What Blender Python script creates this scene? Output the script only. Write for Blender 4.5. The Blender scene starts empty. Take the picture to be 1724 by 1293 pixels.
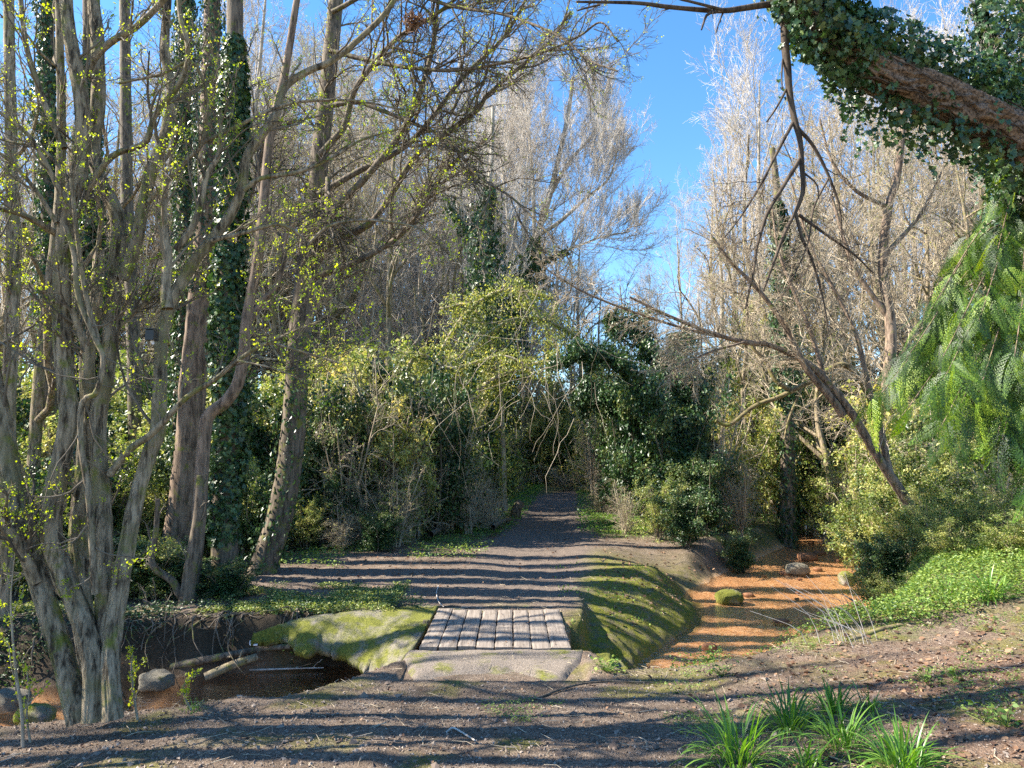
import bpy, math, random
import numpy as np
rng = np.random.default_rng(11); random.seed(5)
S = bpy.context.scene
COL = S.collection
# ------------------------------------------------------------------ camera, sky, sun, exposure
FPX = 1195.0; PITCH = math.atan(124/1195.0); CZ = 2.0
cam_d = bpy.data.cameras.new('camera'); cam = bpy.data.objects.new('camera', cam_d); COL.objects.link(cam)
cam_d.sensor_width = 36; cam_d.lens = 36*FPX/1724; cam_d.clip_start = .05; cam_d.clip_end = 2000
cam.location = (0, 0, CZ); cam.rotation_euler = (math.pi/2+PITCH, 0, 0); S.camera = cam
SUN_EL = math.radians(41); SUN_V = np.array([-1.0, 0.03]); SUN_V /= np.linalg.norm(SUN_V)
w = bpy.data.worlds.new("World"); S.world = w; w.use_nodes = True
wn = w.node_tree.nodes; wl = w.node_tree.links
sky = wn.new('ShaderNodeTexSky'); sky.sky_type = 'NISHITA'; sky.sun_disc = False
sky.sun_elevation = SUN_EL; sky.sun_rotation = math.atan2(SUN_V[0], SUN_V[1])
sky.air_density = 1.0; sky.dust_density = 0.1; sky.ozone_density = 2.2
wn['Background'].inputs['Strength'].default_value = 0.105
hs_ = wn.new('ShaderNodeHueSaturation'); hs_.inputs['Saturation'].default_value = 1.25; wl.new(sky.outputs[0], hs_.inputs['Color'])
wl.new(hs_.outputs[0], wn['Background'].inputs[0])
sd = bpy.data.lights.new('sun', 'SUN'); so = bpy.data.objects.new('sun', sd); COL.objects.link(so)
sd.energy = 5.0; sd.angle = math.radians(.5); sd.color = (1, .92, .79)
from mathutils import Vector
sv = Vector((SUN_V[0]*math.cos(SUN_EL), SUN_V[1]*math.cos(SUN_EL), math.sin(SUN_EL)))
so.rotation_euler = sv.to_track_quat('Z', 'Y').to_euler(); so.location = sv*60
S.view_settings.view_transform = 'Standard'; S.view_settings.look = 'None'
S.view_settings.exposure = 1.78; S.view_settings.gamma = 1
S.cycles.use_denoising = False; S.cycles.max_bounces = 6; S.cycles.transparent_max_bounces = 8

# ------------------------------------------------------------------ maths helpers
def nrm(v): return v/np.maximum(np.linalg.norm(v, axis=-1, keepdims=True), 1e-9)
def ray(px, py):
    u = (px-862)/FPX; v = (646.5-py)/FPX
    return np.array([u, math.cos(PITCH)-v*math.sin(PITCH), math.sin(PITCH)+v*math.cos(PITCH)])
def at(px, py, Y):
    d = ray(px, py); t = Y/d[1]; return np.array([d[0]*t, Y, CZ+d[2]*t])
def atz(px, py, z):
    d = ray(px, py); t = (z-CZ)/d[2]; return np.array([d[0]*t, d[1]*t, z])
def sst(a, b, x):
    t = np.clip((x-a)/(b-a), 0, 1); return t*t*(3-2*t)
def vnoise(x, y, seed=0):
    x = np.asarray(x, float); y = np.asarray(y, float)
    i = np.floor(x).astype(np.int64); j = np.floor(y).astype(np.int64); fx = x-i; fy = y-j
    fx = fx*fx*(3-2*fx); fy = fy*fy*(3-2*fy)
    def h(a, b):
        n = (a*374761393+b*668265263+seed*144269501) & 0xffffffff
        n = ((n ^ (n >> 13))*1274126177) & 0xffffffff
        return ((n ^ (n >> 16)) & 0xffff)/32767.5-1
    return (h(i, j)*(1-fx)+h(i+1, j)*fx)*(1-fy)+(h(i, j+1)*(1-fx)+h(i+1, j+1)*fx)*fy
def fbm(x, y, o=4, seed=0):
    s = 0; a = .5
    for k in range(o): s = s+a*vnoise(x*2**k, y*2**k, seed+k*7); a *= .5
    return s

# ------------------------------------------------------------------ terrain
CLP = np.array([(24, 60, .9), (17, 42, .9), (13.5, 33, .8), (10.8, 26, .75), (9.5, 21.8, .8), (7.1, 17.3, 1.35), (5.0, 13.6, 1.5), (4.2, 11.2, 1.25),
                (2.9, 9.5, 1.1), (1.9, 8.65, .6), (.9, 8.25, .4), (-1, 8.45, .75), (-2.5, 7.95, .98), (-4.6, 7.25, 1.05), (-7.5, 6.7, 1.1), (-14, 5.5, 1.2), (-40, 2, 1.2), (-160, -6, 1.2)])
def chan(x, y):
    sh = np.shape(x); x = np.ravel(x).astype(float); y = np.ravel(y).astype(float)
    best = np.full(x.shape, 1e9); sd_ = np.zeros_like(x); wd = np.zeros_like(x)
    for a, b in zip(CLP[:-1], CLP[1:]):
        d = b[:2]-a[:2]; L = d@d
        t = np.clip(((x-a[0])*d[0]+(y-a[1])*d[1])/L, 0, 1)
        ex = x-(a[0]+t*d[0]); ey = y-(a[1]+t*d[1]); r = np.hypot(ex, ey)
        m = r < best; best = np.where(m, r, best)
        cr = np.sign(d[0]*ey-d[1]*ex)
        sd_ = np.where(m, cr*r, sd_); wd = np.where(m, a[2]+t*(b[2]-a[2]), wd)
    return sd_.reshape(sh), wd.reshape(sh)
WZ = -0.60
def height(x, y, micro=True):
    x = np.asarray(x, float); y = np.asarray(y, float)
    sd_, wd = chan(x, y)
    d = np.abs(sd_); near = sd_ > 0
    rise = .12*np.clip(x-1.6, 0, 30)*sst(16, 9, y)+.05*np.clip(x-6, 0, 12)
    bn = .30*sst(7.0, 3.2, y)+np.minimum(rise, 2.2)-.22*sst(-2.0, -5.0, x)*sst(6.5, 4.5, y)
    bf = .018*np.clip(y-22, 0, 30)+.10*np.clip(-x-9, 0, 25)*.25
    hill = 3.5*sst(40, 110, y)+2.0*sst(-20, -70, x)
    base = np.where(near, bn, bf)+hill
    base = base+.05*fbm(x*.5, y*.5, 3, 3)
    base = base-.05*sst(1.2, .3, np.abs(x-.1-(y-10)*.085))*sst(10, 13, y)
    culv = np.where(x > 0, sst(1.05, .8, x), sst(1.9, .9, -x))
    apr = sst(.75, 1.2, x)*sst(8.1, 8.6, y)*sst(13.6, 12.3, y)*(~near)
    bwn = np.where(x < 0, 1.0, .95); bwf = .8+1.15*apr
    bw = np.where(near, bwn, bwf)*(1-.75*culv)
    lf_ = (~near)*sst(-.6, -1.0, x)*sst(-5.4, -3.4, x); bw = bw*(1-lf_)+.45*lf_
    wob = .16*fbm(x*1.3, y*1.3, 3, 9)*(1-culv)
    t = np.clip((d-wd+wob)/bw, 0, 1)
    prof = t*t*(3-2*t); prof = prof*(1-apr)+apr*np.sin(t*math.pi/2)**.62
    g1 = np.exp(-((x-2.2)/.75)**2-((y-12.2)/1.0)**2)*(~near); g2 = np.exp(-((x-3.4)/.9)**2-((y-15.0)/1.1)**2)*(~near)
    base = base+.09*g1-.38*g2
    bed = -.655+.05*fbm(x*1.7, y*1.7, 4, 21)+.025*fbm(x*7, y*7, 3, 22)-.28*sst(-.5, -1.6, x)*sst(-5.5, -4, x)-.06*sst(-.5, -2, x)
    z = bed+(base-bed)*prof
    z = z+apr*(.035*fbm(x*2.6, y*2.6, 3, 77)+.02*fbm(x*7, y*7, 2, 78))*sst(0, .2, t)
    if micro:
        z = z+.018*fbm(x*6, y*6, 3, 5)*sst(0, 1, t+.2)*(1-.6*apr)
    return z
def hgt(x, y): return float(height(np.array([x]), np.array([y]))[0])
def gr(px, py):
    d = ray(px, py); ts = np.linspace(2.5, 70, 4000)/d[1]
    X = d[0]*ts; Y = d[1]*ts; Z = CZ+d[2]*ts; hh = height(X, Y, False)
    k = np.argmax(Z < hh) if np.any(Z < hh) else -1
    return np.array([X[k], Y[k], hh[k]])

# ------------------------------------------------------------------ mesh buffer
class Buf:
    def __init__(s): s.V = []; s.L = []; s.T = []; s.R = []; s.n = 0
    def add(s, V, Fc, rnd=None):
        V = np.asarray(V, float).reshape(-1, 3); Fc = np.asarray(Fc, np.int64)
        s.V.append(V); s.L.append((Fc+s.n).ravel()); s.T.append(np.full(len(Fc), Fc.shape[1]))
        s.R.append(np.zeros(len(V)) if rnd is None else np.broadcast_to(rnd, (len(V),))); s.n += len(V)
    def build(s, name, mat, parent=None, smooth=True, attrs=None):
        V = np.concatenate(s.V); L = np.concatenate(s.L); T = np.concatenate(s.T); R = np.concatenate(s.R)
        if parent is not None: V = V-np.array(parent.location)
        me = bpy.data.meshes.new(name); me.vertices.add(len(V)); me.vertices.foreach_set('co', V.ravel())
        me.loops.add(len(L)); me.loops.foreach_set('vertex_index', L.astype(np.int32))
        me.polygons.add(len(T)); st = np.concatenate([[0], np.cumsum(T)[:-1]]).astype(np.int32)
        me.polygons.foreach_set('loop_start', st)
        me.polygons.foreach_set('use_smooth', np.full(len(T), smooth))
        a = me.attributes.new('rnd', 'FLOAT', 'POINT'); a.data.foreach_set('value', R.astype(np.float32))
        for k, v in (attrs or {}).items():
            a = me.attributes.new(k, 'FLOAT', 'POINT'); a.data.foreach_set('value', np.asarray(v, np.float32))
        me.update(calc_edges=True); me.materials.append(mat)
        o = bpy.data.objects.new(name, me); COL.objects.link(o)
        if parent is not None: o.parent = parent
        return o
def tag(o, label=None, cat=None, group=None, kind=None):
    if label: o['label'] = label
    if cat: o['category'] = cat
    if group: o['group'] = group
    if kind: o['kind'] = kind
    return o
def thing(name, loc, label, cat, group=None):
    o = bpy.data.objects.new(name, None); COL.objects.link(o); o.location = [float(c) for c in loc]
    o.empty_display_size = .3
    return tag(o, label, cat, group)
def copy_tree(o, parent=None):
    c = o.copy(); COL.objects.link(c)
    if parent is not None: c.parent = parent
    for ch in list(o.children): copy_tree(ch, c)
    return c

def spline(pts, n):
    P = np.asarray(pts, float); m = len(P)
    if m == 2: return P[0]+(P[1]-P[0])*np.linspace(0, 1, n)[:, None]
    E = np.vstack([2*P[0]-P[1], P, 2*P[-1]-P[-2]])
    seg = np.linalg.norm(np.diff(P[:, :3], axis=0), axis=1); cum = np.concatenate([[0], np.cumsum(seg)])
    s = np.linspace(0, cum[-1], n); i = np.clip(np.searchsorted(cum, s, 'right')-1, 0, m-2)
    t = ((s-cum[i])/np.maximum(seg[i], 1e-9))[:, None]
    a, b, c, d = E[i], E[i+1], E[i+2], E[i+3]
    return .5*(2*b+(c-a)*t+(2*a-5*b+4*c-d)*t**2+(3*b-a-3*c+d)*t**3)
def tubes(buf, P, R, n=4, rnd=None, cap=False):
    B, K, _ = P.shape
    T = nrm(np.gradient(P, axis=1)); mean = nrm(P[:, -1]-P[:, 0]+1e-6)
    ref = np.where(np.abs(mean[:, 2:3]) < .8, np.array([0, 0, 1.]), np.array([1., 0, 0]))
    A = nrm(np.cross(T, ref[:, None, :])); C = np.cross(T, A)
    ang = np.arange(n)*2*math.pi/n
    V = P[:, :, None, :]+R[:, :, None, None]*(np.cos(ang)[None, None, :, None]*A[:, :, None, :]+np.sin(ang)[None, None, :, None]*C[:, :, None, :])
    k = np.arange(K-1)[:, None]; j = np.arange(n)[None]
    q = np.stack([k*n+j, k*n+(j+1) % n, (k+1)*n+(j+1) % n, (k+1)*n+j], -1).reshape(-1, 4)
    Fc = (np.arange(B)[:, None, None]*K*n+q[None]).reshape(-1, 4)
    if rnd is None: rnd = rng.random(B)
    buf.add(V, Fc, np.repeat(rnd, K*n))
def bigtube(buf, P, R, n=20, ridge=.06, seed=1, rough=.03, freq=9, flare=0):
    """one limb with real bark ridges and lumps; P (K,3) R (K,)"""
    K = len(P); T = nrm(np.gradient(P, axis=0)); A = np.zeros((K, 3))
    r0 = np.array([1., .2, 0]) if abs(T[0][0]) < .8 else np.array([0, 1., .1])
    a = nrm(r0-T[0]*(r0@T[0]))
    for k in range(K):
        a = nrm(a-T[k]*(a@T[k])); A[k] = a
    C = np.cross(T, A); ang = np.arange(n)*2*math.pi/n
    s = np.concatenate([[0], np.cumsum(np.linalg.norm(np.diff(P, axis=0), axis=1))])
    ca, sa = np.cos(ang)[None], np.sin(ang)[None]; ss = s[:, None]
    lump = rough*(vnoise(ca*1.3+ss*2.1+seed, sa*1.3+ss*.7+seed*3, seed)+.6*vnoise(ca*2.5+ss*5, sa*2.5-ss*4, seed+5))
    rd = ridge*(np.abs(vnoise(ang[None]*freq/2+ .9*vnoise(ss*6, ang[None]*2, seed+8)+0*ss, ss*5+0*ang[None], seed+3))*-1+.4)
    rr = R[:, None]*(1+lump+rd)
    if flare: rr = rr*(1+flare*np.exp(-ss/.14)*(1+.35*np.sin(ang*4+seed)[None]))
    V = P[:, None]+rr[..., None]*(ca[..., None]*A[:, None]+sa[..., None]*C[:, None])
    k = np.arange(K-1)[:, None]; j = np.arange(n)[None]
    q = np.stack([k*n+j, k*n+(j+1) % n, (k+1)*n+(j+1) % n, (k+1)*n+j], -1).reshape(-1, 4)
    buf.add(V, q, rng.random())
    # closed top
    buf.add(V[-1], np.arange(n)[None], rng.random())
def kids(P, R, nper, t0=.25, t1=.98, ang=(.5, .9), ratio=.5, K=5, wander=.2, up=.1, rr=.55, rmin=.002, tip=.35, absL=None, taper=.5):
    B, K0, _ = P.shape; N = B*nper
    idx = np.repeat(np.arange(B), nper)
    t = t0+(t1-t0)*((np.tile(np.arange(nper), B)+rng.random(N))/nper)
    f = t*(K0-1); i = np.clip(f.astype(int), 0, K0-2); fr = (f-i)[:, None]
    pos = P[idx, i]*(1-fr)+P[idx, i+1]*fr; tan = nrm(P[idx, i+1]-P[idx, i])
    rp = R[idx, i]*(1-fr[:, 0])+R[idx, i+1]*fr[:, 0]
    q = rng.normal(size=(N, 3)); perp = nrm(q-tan*np.sum(q*tan, 1, keepdims=True))
    a = rng.uniform(ang[0], ang[1], N)[:, None]
    d = nrm(np.cos(a)*tan+np.sin(a)*perp)
    L0 = np.linalg.norm(np.diff(P, axis=1), axis=2).sum(1)[idx] if absL is None else np.full(N, absL)
    L = L0*ratio*(1-taper*t)*rng.uniform(.55, 1.25, N)
    out = np.zeros((N, K, 3)); out[:, 0] = pos; st = (L/(K-1))[:, None]
    for k in range(1, K):
        d = nrm(d+wander*rng.normal(size=(N, 3))+np.array([0, 0, up])); out[:, k] = out[:, k-1]+d*st
    r0 = np.maximum(rp*rr*rng.uniform(.7, 1.1, N), rmin)
    rad = r0[:, None]*np.linspace(1, tip, K)[None]
    return out, np.maximum(rad, rmin*.6)
# leaf outlines: x across, y along, z fold
T_DIA = np.array([(0, 0, 0), (.32, .45, .1), (0, 1, 0), (-.32, .45, .1)])
T_OVAL = np.array([(0, 0, 0), (.26, .22, .05), (.33, .55, .09), (0, 1, -.08), (-.33, .55, .09), (-.26, .22, .05)])
T_IVY = np.array([(0, .1, 0), (.3, 0, .03), (.5, .22, .04), (.3, .42, .05), (.42, .7, .02), (.16, .68, .02), (0, 1.05, -.05), (-.16, .68, .02), (-.42, .7, .02), (-.3, .42, .05), (-.5, .22, .04), (-.3, 0, .03)])
def leaves(buf, pos, normal, dirv, size, T=T_DIA, rnd=None):
    N = len(pos)
    if N == 0: return
    dirv = nrm(dirv-normal*np.sum(dirv*normal, 1, keepdims=True)*.8+1e-5); side = nrm(np.cross(dirv, normal)); up = np.cross(side, dirv)
    sz = np.broadcast_to(size, (N,))[:, None, None]
    V = pos[:, None]+sz*(T[None, :, 0:1]*side[:, None]+T[None, :, 1:2]*dirv[:, None]+T[None, :, 2:3]*up[:, None])
    m = len(T); Fc = np.arange(N*m).reshape(N, m)
    r = rng.random(N) if rnd is None else rnd
    buf.add(V, Fc, np.repeat(r, m))
def rv(n): return nrm(rng.normal(size=(n, 3)))
def on_twigs(P, n, jit=.03):
    B, K, _ = P.shape; b = rng.integers(0, B, n); f = rng.random(n)**.8*(K-1); i = np.clip(f.astype(int), 0, K-2); fr = (f-i)[:, None]
    return P[b, i]*(1-fr)+P[b, i+1]*fr+rng.normal(size=(n, 3))*jit, nrm(P[b, i+1]-P[b, i])
def ivy_on(buf, P, R, dens, thick, size, t0=0, t1=1, T=T_DIA, seed=1, lumpy=.6):
    """ivy leaves over a limb (K,3)"""
    K = len(P); seg = np.linalg.norm(np.diff(P, axis=0), axis=1); L = seg.sum()*(t1-t0); n = int(dens*L)
    t = rng.uniform(t0, t1, n); f = t*(K-1); i = np.clip(f.astype(int), 0, K-2); fr = (f-i)[:, None]
    c = P[i]*(1-fr)+P[i+1]*fr; r = R[i]*(1-fr[:, 0])+R[i+1]*fr[:, 0]; tan = nrm(P[i+1]-P[i])
    q = rng.normal(size=(n, 3)); out = nrm(q-tan*np.sum(q*tan, 1, keepdims=True))
    az = np.arctan2(out[:, 1], out[:, 0]); lump = np.clip(.55+lumpy*1.6*vnoise(az*1.2+seed, t*L*1.3, seed)+lumpy*.5*vnoise(az*3, t*L*4, seed+2), .04, 2)
    ed = np.minimum(np.clip((t-t0)/.06+.25, 0, 1), np.clip((t1-t)/.08+.2, 0, 1))
    rad = r+thick*lump*ed*rng.random(n)**.5
    pos = c+out*rad[:, None]
    nn = nrm(out+.55*rng.normal(size=(n, 3))); dd = nrm(np.array([0, 0, -1.])+.5*rng.normal(size=(n, 3)))
    leaves(buf, pos, nn, dd, size*rng.uniform(.4, 1.35, n), T)

# ------------------------------------------------------------------ materials
def newmat(name):
    m = bpy.data.materials.new(name); m.use_nodes = True; nt = m.node_tree; nt.nodes.clear()
    return m, nt, nt.nodes.new('ShaderNodeOutputMaterial')
def N(nt, typ, **kw):
    n = nt.nodes.new(typ)
    for k, v in kw.items():
        if k[0] == '_': setattr(n, k[1:], v)
        else: n.inputs[k].default_value = v
    return n
def ramp(nt, fac, stops, interp='LINEAR'):
    r = nt.nodes.new('ShaderNodeValToRGB'); r.color_ramp.interpolation = interp; e = r.color_ramp.elements
    while len(e) < len(stops): e.new(.5)
    for el, (p, c) in zip(e, stops): el.position = p; el.color = (*c, 1) if len(c) == 3 else c
    nt.links.new(fac, r.inputs[0]); return r.outputs[0]
def mixc(nt, fac, a, b):
    m = nt.nodes.new('ShaderNodeMix'); m.data_type = 'RGBA'
    for s, v in ((m.inputs[0], fac), (m.inputs[6], a), (m.inputs[7], b)):
        if hasattr(v, 'type') and hasattr(v, 'node'): nt.links.new(v, s)
        else: s.default_value = v if not isinstance(v, tuple) else ((*v, 1) if len(v) == 3 else v)
    return m.outputs[2]
def mth(nt, op, a, b=None, clamp=False):
    m = nt.nodes.new('ShaderNodeMath'); m.operation = op; m.use_clamp = clamp
    for s, v in zip(m.inputs, (a, b)):
        if v is None: continue
        if hasattr(v, 'node'): nt.links.new(v, s)
        else: s.default_value = v
    return m.outputs[0]
def noise(nt, scale, vec=None, detail=5, rough=.6, out=0):
    n = N(nt, 'ShaderNodeTexNoise', Scale=scale, Detail=detail, Roughness=rough)
    if vec is not None: nt.links.new(vec, n.inputs['Vector'])
    return n.outputs[out]
def attr(nt, name):
    a = nt.nodes.new('ShaderNodeAttribute'); a.attribute_name = name; return a.outputs['Fac']
def leafmat(name, stops, rough=.5, trans=.35, spec=.5, tcol=None):
    m, nt, out = newmat(name)
    c = ramp(nt, attr(nt, 'rnd'), stops)
    p = N(nt, 'ShaderNodeBsdfPrincipled', Roughness=rough); p.inputs['Specular IOR Level'].default_value = spec
    nt.links.new(c, p.inputs['Base Color'])
    t = nt.nodes.new('ShaderNodeBsdfTranslucent')
    hs = N(nt, 'ShaderNodeHueSaturation', Saturation=1.15, Value=1.9, Hue=.485); nt.links.new(c, hs.inputs['Color']); nt.links.new(hs.outputs[0], t.inputs['Color'])
    mx = N(nt, 'ShaderNodeMixShader', Fac=trans); nt.links.new(p.outputs[0], mx.inputs[1]); nt.links.new(t.outputs[0], mx.inputs[2])
    nt.links.new(mx.outputs[0], out.inputs[0]); return m
def barkmat(name, c1, c2, c3=None, scale=14, mossy=.0, bump=.5, zs=.18, mcol=(.16, .17, .03)):
    m, nt, out = newmat(name)
    tc = nt.nodes.new('ShaderNodeTexCoord'); mp = N(nt, 'ShaderNodeMapping', Scale=(1, 1, zs)); nt.links.new(tc.outputs['Object'], mp.inputs[0])
    n1 = noise(nt, scale, mp.outputs[0], 9, .75); n2 = noise(nt, 3.1, tc.outputs['Object'], 4, .6)
    c = ramp(nt, n1, [(.40, c1), (.57, c2)])
    if c3: c = mixc(nt, ramp(nt, n2, [(.5, (0, 0, 0)), (.66, (1, 1, 1))]), c, c3)
    if mossy:
        n3 = noise(nt, 5.3, tc.outputs['Object'], 5, .65)
        c = mixc(nt, ramp(nt, n3, [(.62-mossy*.25, (0, 0, 0)), (.74-mossy*.2, (1, 1, 1))]), c, mcol)
    p = N(nt, 'ShaderNodeBsdfPrincipled', Roughness=.85); p.inputs['Specular IOR Level'].default_value = .25
    nt.links.new(c, p.inputs['Base Color'])
    b = N(nt, 'ShaderNodeBump', Strength=bump, Distance=.02); nt.links.new(n1, b.inputs['Height']); nt.links.new(b.outputs[0], p.inputs['Normal'])
    nt.links.new(p.outputs[0], out.inputs[0]); return m
def simple(name, col, rough=.7, stops=None, scale=8, bump=0):
    m, nt, out = newmat(name); p = N(nt, 'ShaderNodeBsdfPrincipled', Roughness=rough)
    tc = nt.nodes.new('ShaderNodeTexCoord'); n = noise(nt, scale, tc.outputs['Object'])
    c = ramp(nt, n, stops or [(.3, tuple(v*.65 for v in col)), (.7, tuple(v*1.2 for v in col))])
    nt.links.new(c, p.inputs['Base Color'])
    if bump:
        b = N(nt, 'ShaderNodeBump', Strength=bump, Distance=.02); nt.links.new(n, b.inputs['Height']); nt.links.new(b.outputs[0], p.inputs['Normal'])
    nt.links.new(p.outputs[0], out.inputs[0]); return m

M_bark = barkmat('bark_grey_brown', (.045, .033, .021), (.37, .295, .20), (.20, .17, .09), 22, .3, 1.0, .16)
M_barkd = barkmat('bark_dark', (.05, .04, .03), (.19, .15, .11), None, 16, .3, .6)
M_barkx = barkmat('bark_dead', (.025, .018, .014), (.10, .075, .055), None, 14, 0, .6)  # dead bark, darkened so the hanging limb's backlit look sits in the colour
M_barkb = barkmat('bark_brown', (.07, .05, .036), (.27, .195, .14), None, 14, .15, .6)
M_barkp = barkmat('bark_pale', (.17, .145, .115), (.42, .37, .30), None, 9, 0, .3)
M_twigp = barkmat('twig_pale', (.31, .27, .23), (.60, .55, .49), None, 4, 0, 0)
M_twigd = barkmat('twig_grey', (.075, .06, .045), (.20, .165, .12), None, 4, 0, 0)
M_twigt = barkmat('twig_tan', (.23, .185, .13), (.48, .40, .29), None, 4, 0, 0)
M_barkr = barkmat('bark_furrowed', (.03, .021, .015), (.26, .185, .135), None, 26, 0, 1.0, 1.0)
M_mossb = barkmat('bark_mossy', (.07, .055, .03), (.24, .19, .10), None, 12, .45, .5, 1.0)
M_bud = leafmat('bud_leaf', [(0, (.20, .30, .03)), (.6, (.34, .43, .05)), (1, (.45, .47, .08))], .5, .45)
M_ivy = leafmat('ivy_leaf', [(0, (.012, .035, .012)), (.55, (.03, .075, .022)), (.9, (.06, .12, .03)), (1, (.13, .16, .05))], .42, .15, .5)
M_green = leafmat('green_leaf', [(0, (.05, .085, .02)), (.4, (.13, .19, .04)), (.75, (.25, .31, .075)), (1, (.42, .42, .15))], .45, .3)
M_olive = leafmat('olive_leaf', [(0, (.09, .12, .03)), (.4, (.18, .23, .05)), (.8, (.33, .35, .09)), (1, (.48, .43, .14))], .5, .35)
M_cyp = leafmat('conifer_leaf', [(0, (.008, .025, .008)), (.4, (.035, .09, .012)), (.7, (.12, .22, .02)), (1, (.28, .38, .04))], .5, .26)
M_strap = leafmat('strap_leaf', [(0, (.04, .12, .02)), (.5, (.09, .21, .03)), (1, (.2, .34, .06))], .35, .35)
M_low = leafmat('ground_leaf', [(0, (.05, .11, .02)), (.5, (.13, .22, .04)), (1, (.28, .36, .08))], .5, .3)
M_litter = leafmat('dead_leaf', [(0, (.06, .03, .018)), (.5, (.17, .092, .05)), (1, (.29, .18, .105))], .8, .1)
M_wood = None

# ------------------------------------------------------------------ ground sheet
def axis(lo, a, b, hi, fine, g=1.13):
    m = list(np.arange(a, b+fine*.5, fine)); s = fine; v = b
    while v < hi: s *= g; v += s; m.append(v)
    s = fine; v = a; l = []
    while v > lo: s *= g; v -= s; l.append(v)
    return np.array(l[::-1]+m)
gx = axis(-160, -6, 7.6, 160, .035, 1.09); gy = axis(-40, 3.2, 13.5, 220, .035, 1.045)
GX, GY = np.meshgrid(gx, gy); GZ = height(GX, GY)
sdg, wdg = chan(GX, GY); eg = np.abs(sdg)-wdg; nearg = sdg > 0
# distant land climbs gently, near land carries clods
fine = sst(16, 9, GY)*sst(-9, -5, GX)*sst(11, 7, GX)*(eg > .05)
GZ += fine*(.010*fbm(GX*22, GY*22, 2, 31)+.006*np.abs(fbm(GX*45, GY*45, 2, 41)))
inslab = (GX > -1.05) & (GX < .72) & (GY > 6.62) & (GY < 7.7)
GZ = np.where(inslab & (GZ > -.03), -.03, GZ)
nf = fbm(GX*1.1, GY*1.1, 4, 50)
pathc = .1+(GY-10)*.085+.012*np.clip(GY-26, 0, 30)**2
pathw = sst(1.9, .8, np.abs(GX-pathc-.15*nf))*sst(9, 11, GY)*sst(70, 50, GY)
pathw = np.maximum(pathw, sst(1.2, .5, np.abs(GY-12.2-.12*nf))*sst(1, -1, GX)*sst(-14, -8, GX))
moss = sst(.5, 1.0, GX-.16*(GY-9.3)+nf*.3)*sst(8.1, 8.6, GY)*sst(17, 13, GY)*(~nearg)*sst(-.2, .0, eg)
moss = np.maximum(moss, .6*sst(.05, .35, fbm(GX*1.9, GY*1.9, 4, 53))*sst(11, 8, GY))
orange = sst(.32, .02, eg+.25*((~nearg) & (GX > .7) & (GY < 13.4)))
grass = np.maximum(sst(1.2, 2.2, np.abs(GX-pathc))*sst(17, 20, GY), .0)
grass = np.maximum(grass, .5*sst(0, .3, nf)*sst(1.5, 3.0, GX)*nearg)
grass = np.maximum(grass, sst(.8, .1, eg)*sst(0, .2, eg)*nearg*(GX > 2.5)*1.0)
pool = sst(-.5, -1.2, GX)*sst(-4.5, -3.9, GX)*sst(.3, .0, eg)  # left pool: its shade and dark reflection put into the bed colour
dark = np.maximum(pool, (~nearg)*sst(1.0, .5, eg)*sst(.0, .35, eg)*(GX < -.5))  # far bank: tree shade painted into the soil, on top of dark humus
litter = nearg*sst(1.5, 3.2, GX+nf)*sst(8, 5, GY)
bgr = Buf(); ny, nx = GX.shape
ii = np.arange(ny-1)[:, None]*nx+np.arange(nx-1)[None]
bgr.add(np.stack([GX, GY, GZ], -1), np.stack([ii, ii+1, ii+nx+1, ii+nx], -1).reshape(-1, 4))
m, nt, out = newmat('soil')
tc = nt.nodes.new('ShaderNodeTexCoord').outputs['Object']
n1 = noise(nt, 2.2, tc, 8, .7); n2 = noise(nt, 38, tc, 6, .75); n3 = noise(nt, 150, tc, 3, .7); n4 = noise(nt, 7, tc, 6, .7)
vo = N(nt, 'ShaderNodeTexVoronoi', Scale=85.0); nt.links.new(tc, vo.inputs['Vector'])
soil = ramp(nt, n2, [(.28, (.04, .028, .02)), (.5, (.165, .12, .088)), (.72, (.37, .29, .22))])
soil = mixc(nt, ramp(nt, vo.outputs['Color'], [(.55, (0, 0, 0)), (.75, (.7, .7, .7))]), soil, (.29, .235, .185))
soil = mixc(nt, ramp(nt, n1, [(.42, (0, 0, 0)), (.58, (.7,)*3)]), soil, ramp(nt, n4, [(.35, (.05, .036, .026)), (.65, (.17, .125, .09))]))
pth = ramp(nt, n2, [(.3, (.06, .044, .034)), (.7, (.27, .215, .175))])
c = mixc(nt, attr(nt, 'path'), soil, pth)
lit = ramp(nt, n2, [(.3, (.06, .03, .02)), (.5, (.17, .095, .06)), (.7, (.33, .22, .15))]); c = mixc(nt, mth(nt, 'MULTIPLY', attr(nt, 'litter'), .75), c, lit)
grs = ramp(nt, n2, [(.3, (.035, .05, .015)), (.55, (.10, .14, .03)), (.75, (.2, .24, .06))])
c = mixc(nt, mth(nt, 'MULTIPLY', attr(nt, 'grass'), ramp(nt, n4, [(.35, (.1,)*3), (.6, (1, 1, 1))]), True), c, grs)
ms = ramp(nt, n2, [(.3, (.05, .055, .008)), (.5, (.15, .155, .018)), (.72, (.30, .27, .05))])
ms = mixc(nt, ramp(nt, n4, [(.48, (0, 0, 0)), (.64, (.85,)*3)]), ms, (.16, .135, .09))
c = mixc(nt, mth(nt, 'MULTIPLY', attr(nt, 'moss'), ramp(nt, n1, [(.25, (.55,)*3), (.5, (1, 1, 1))]), True), c, ms)
n5 = noise(nt, 16, tc, 6, .75)
org = ramp(nt, n5, [(.3, (.15, .055, .02)), (.38, (.46, .235, .105)), (.51, (.66, .40, .22)), (.66, (.82, .63, .45))])
c = mixc(nt, attr(nt, 'orange'), c, org)
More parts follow.
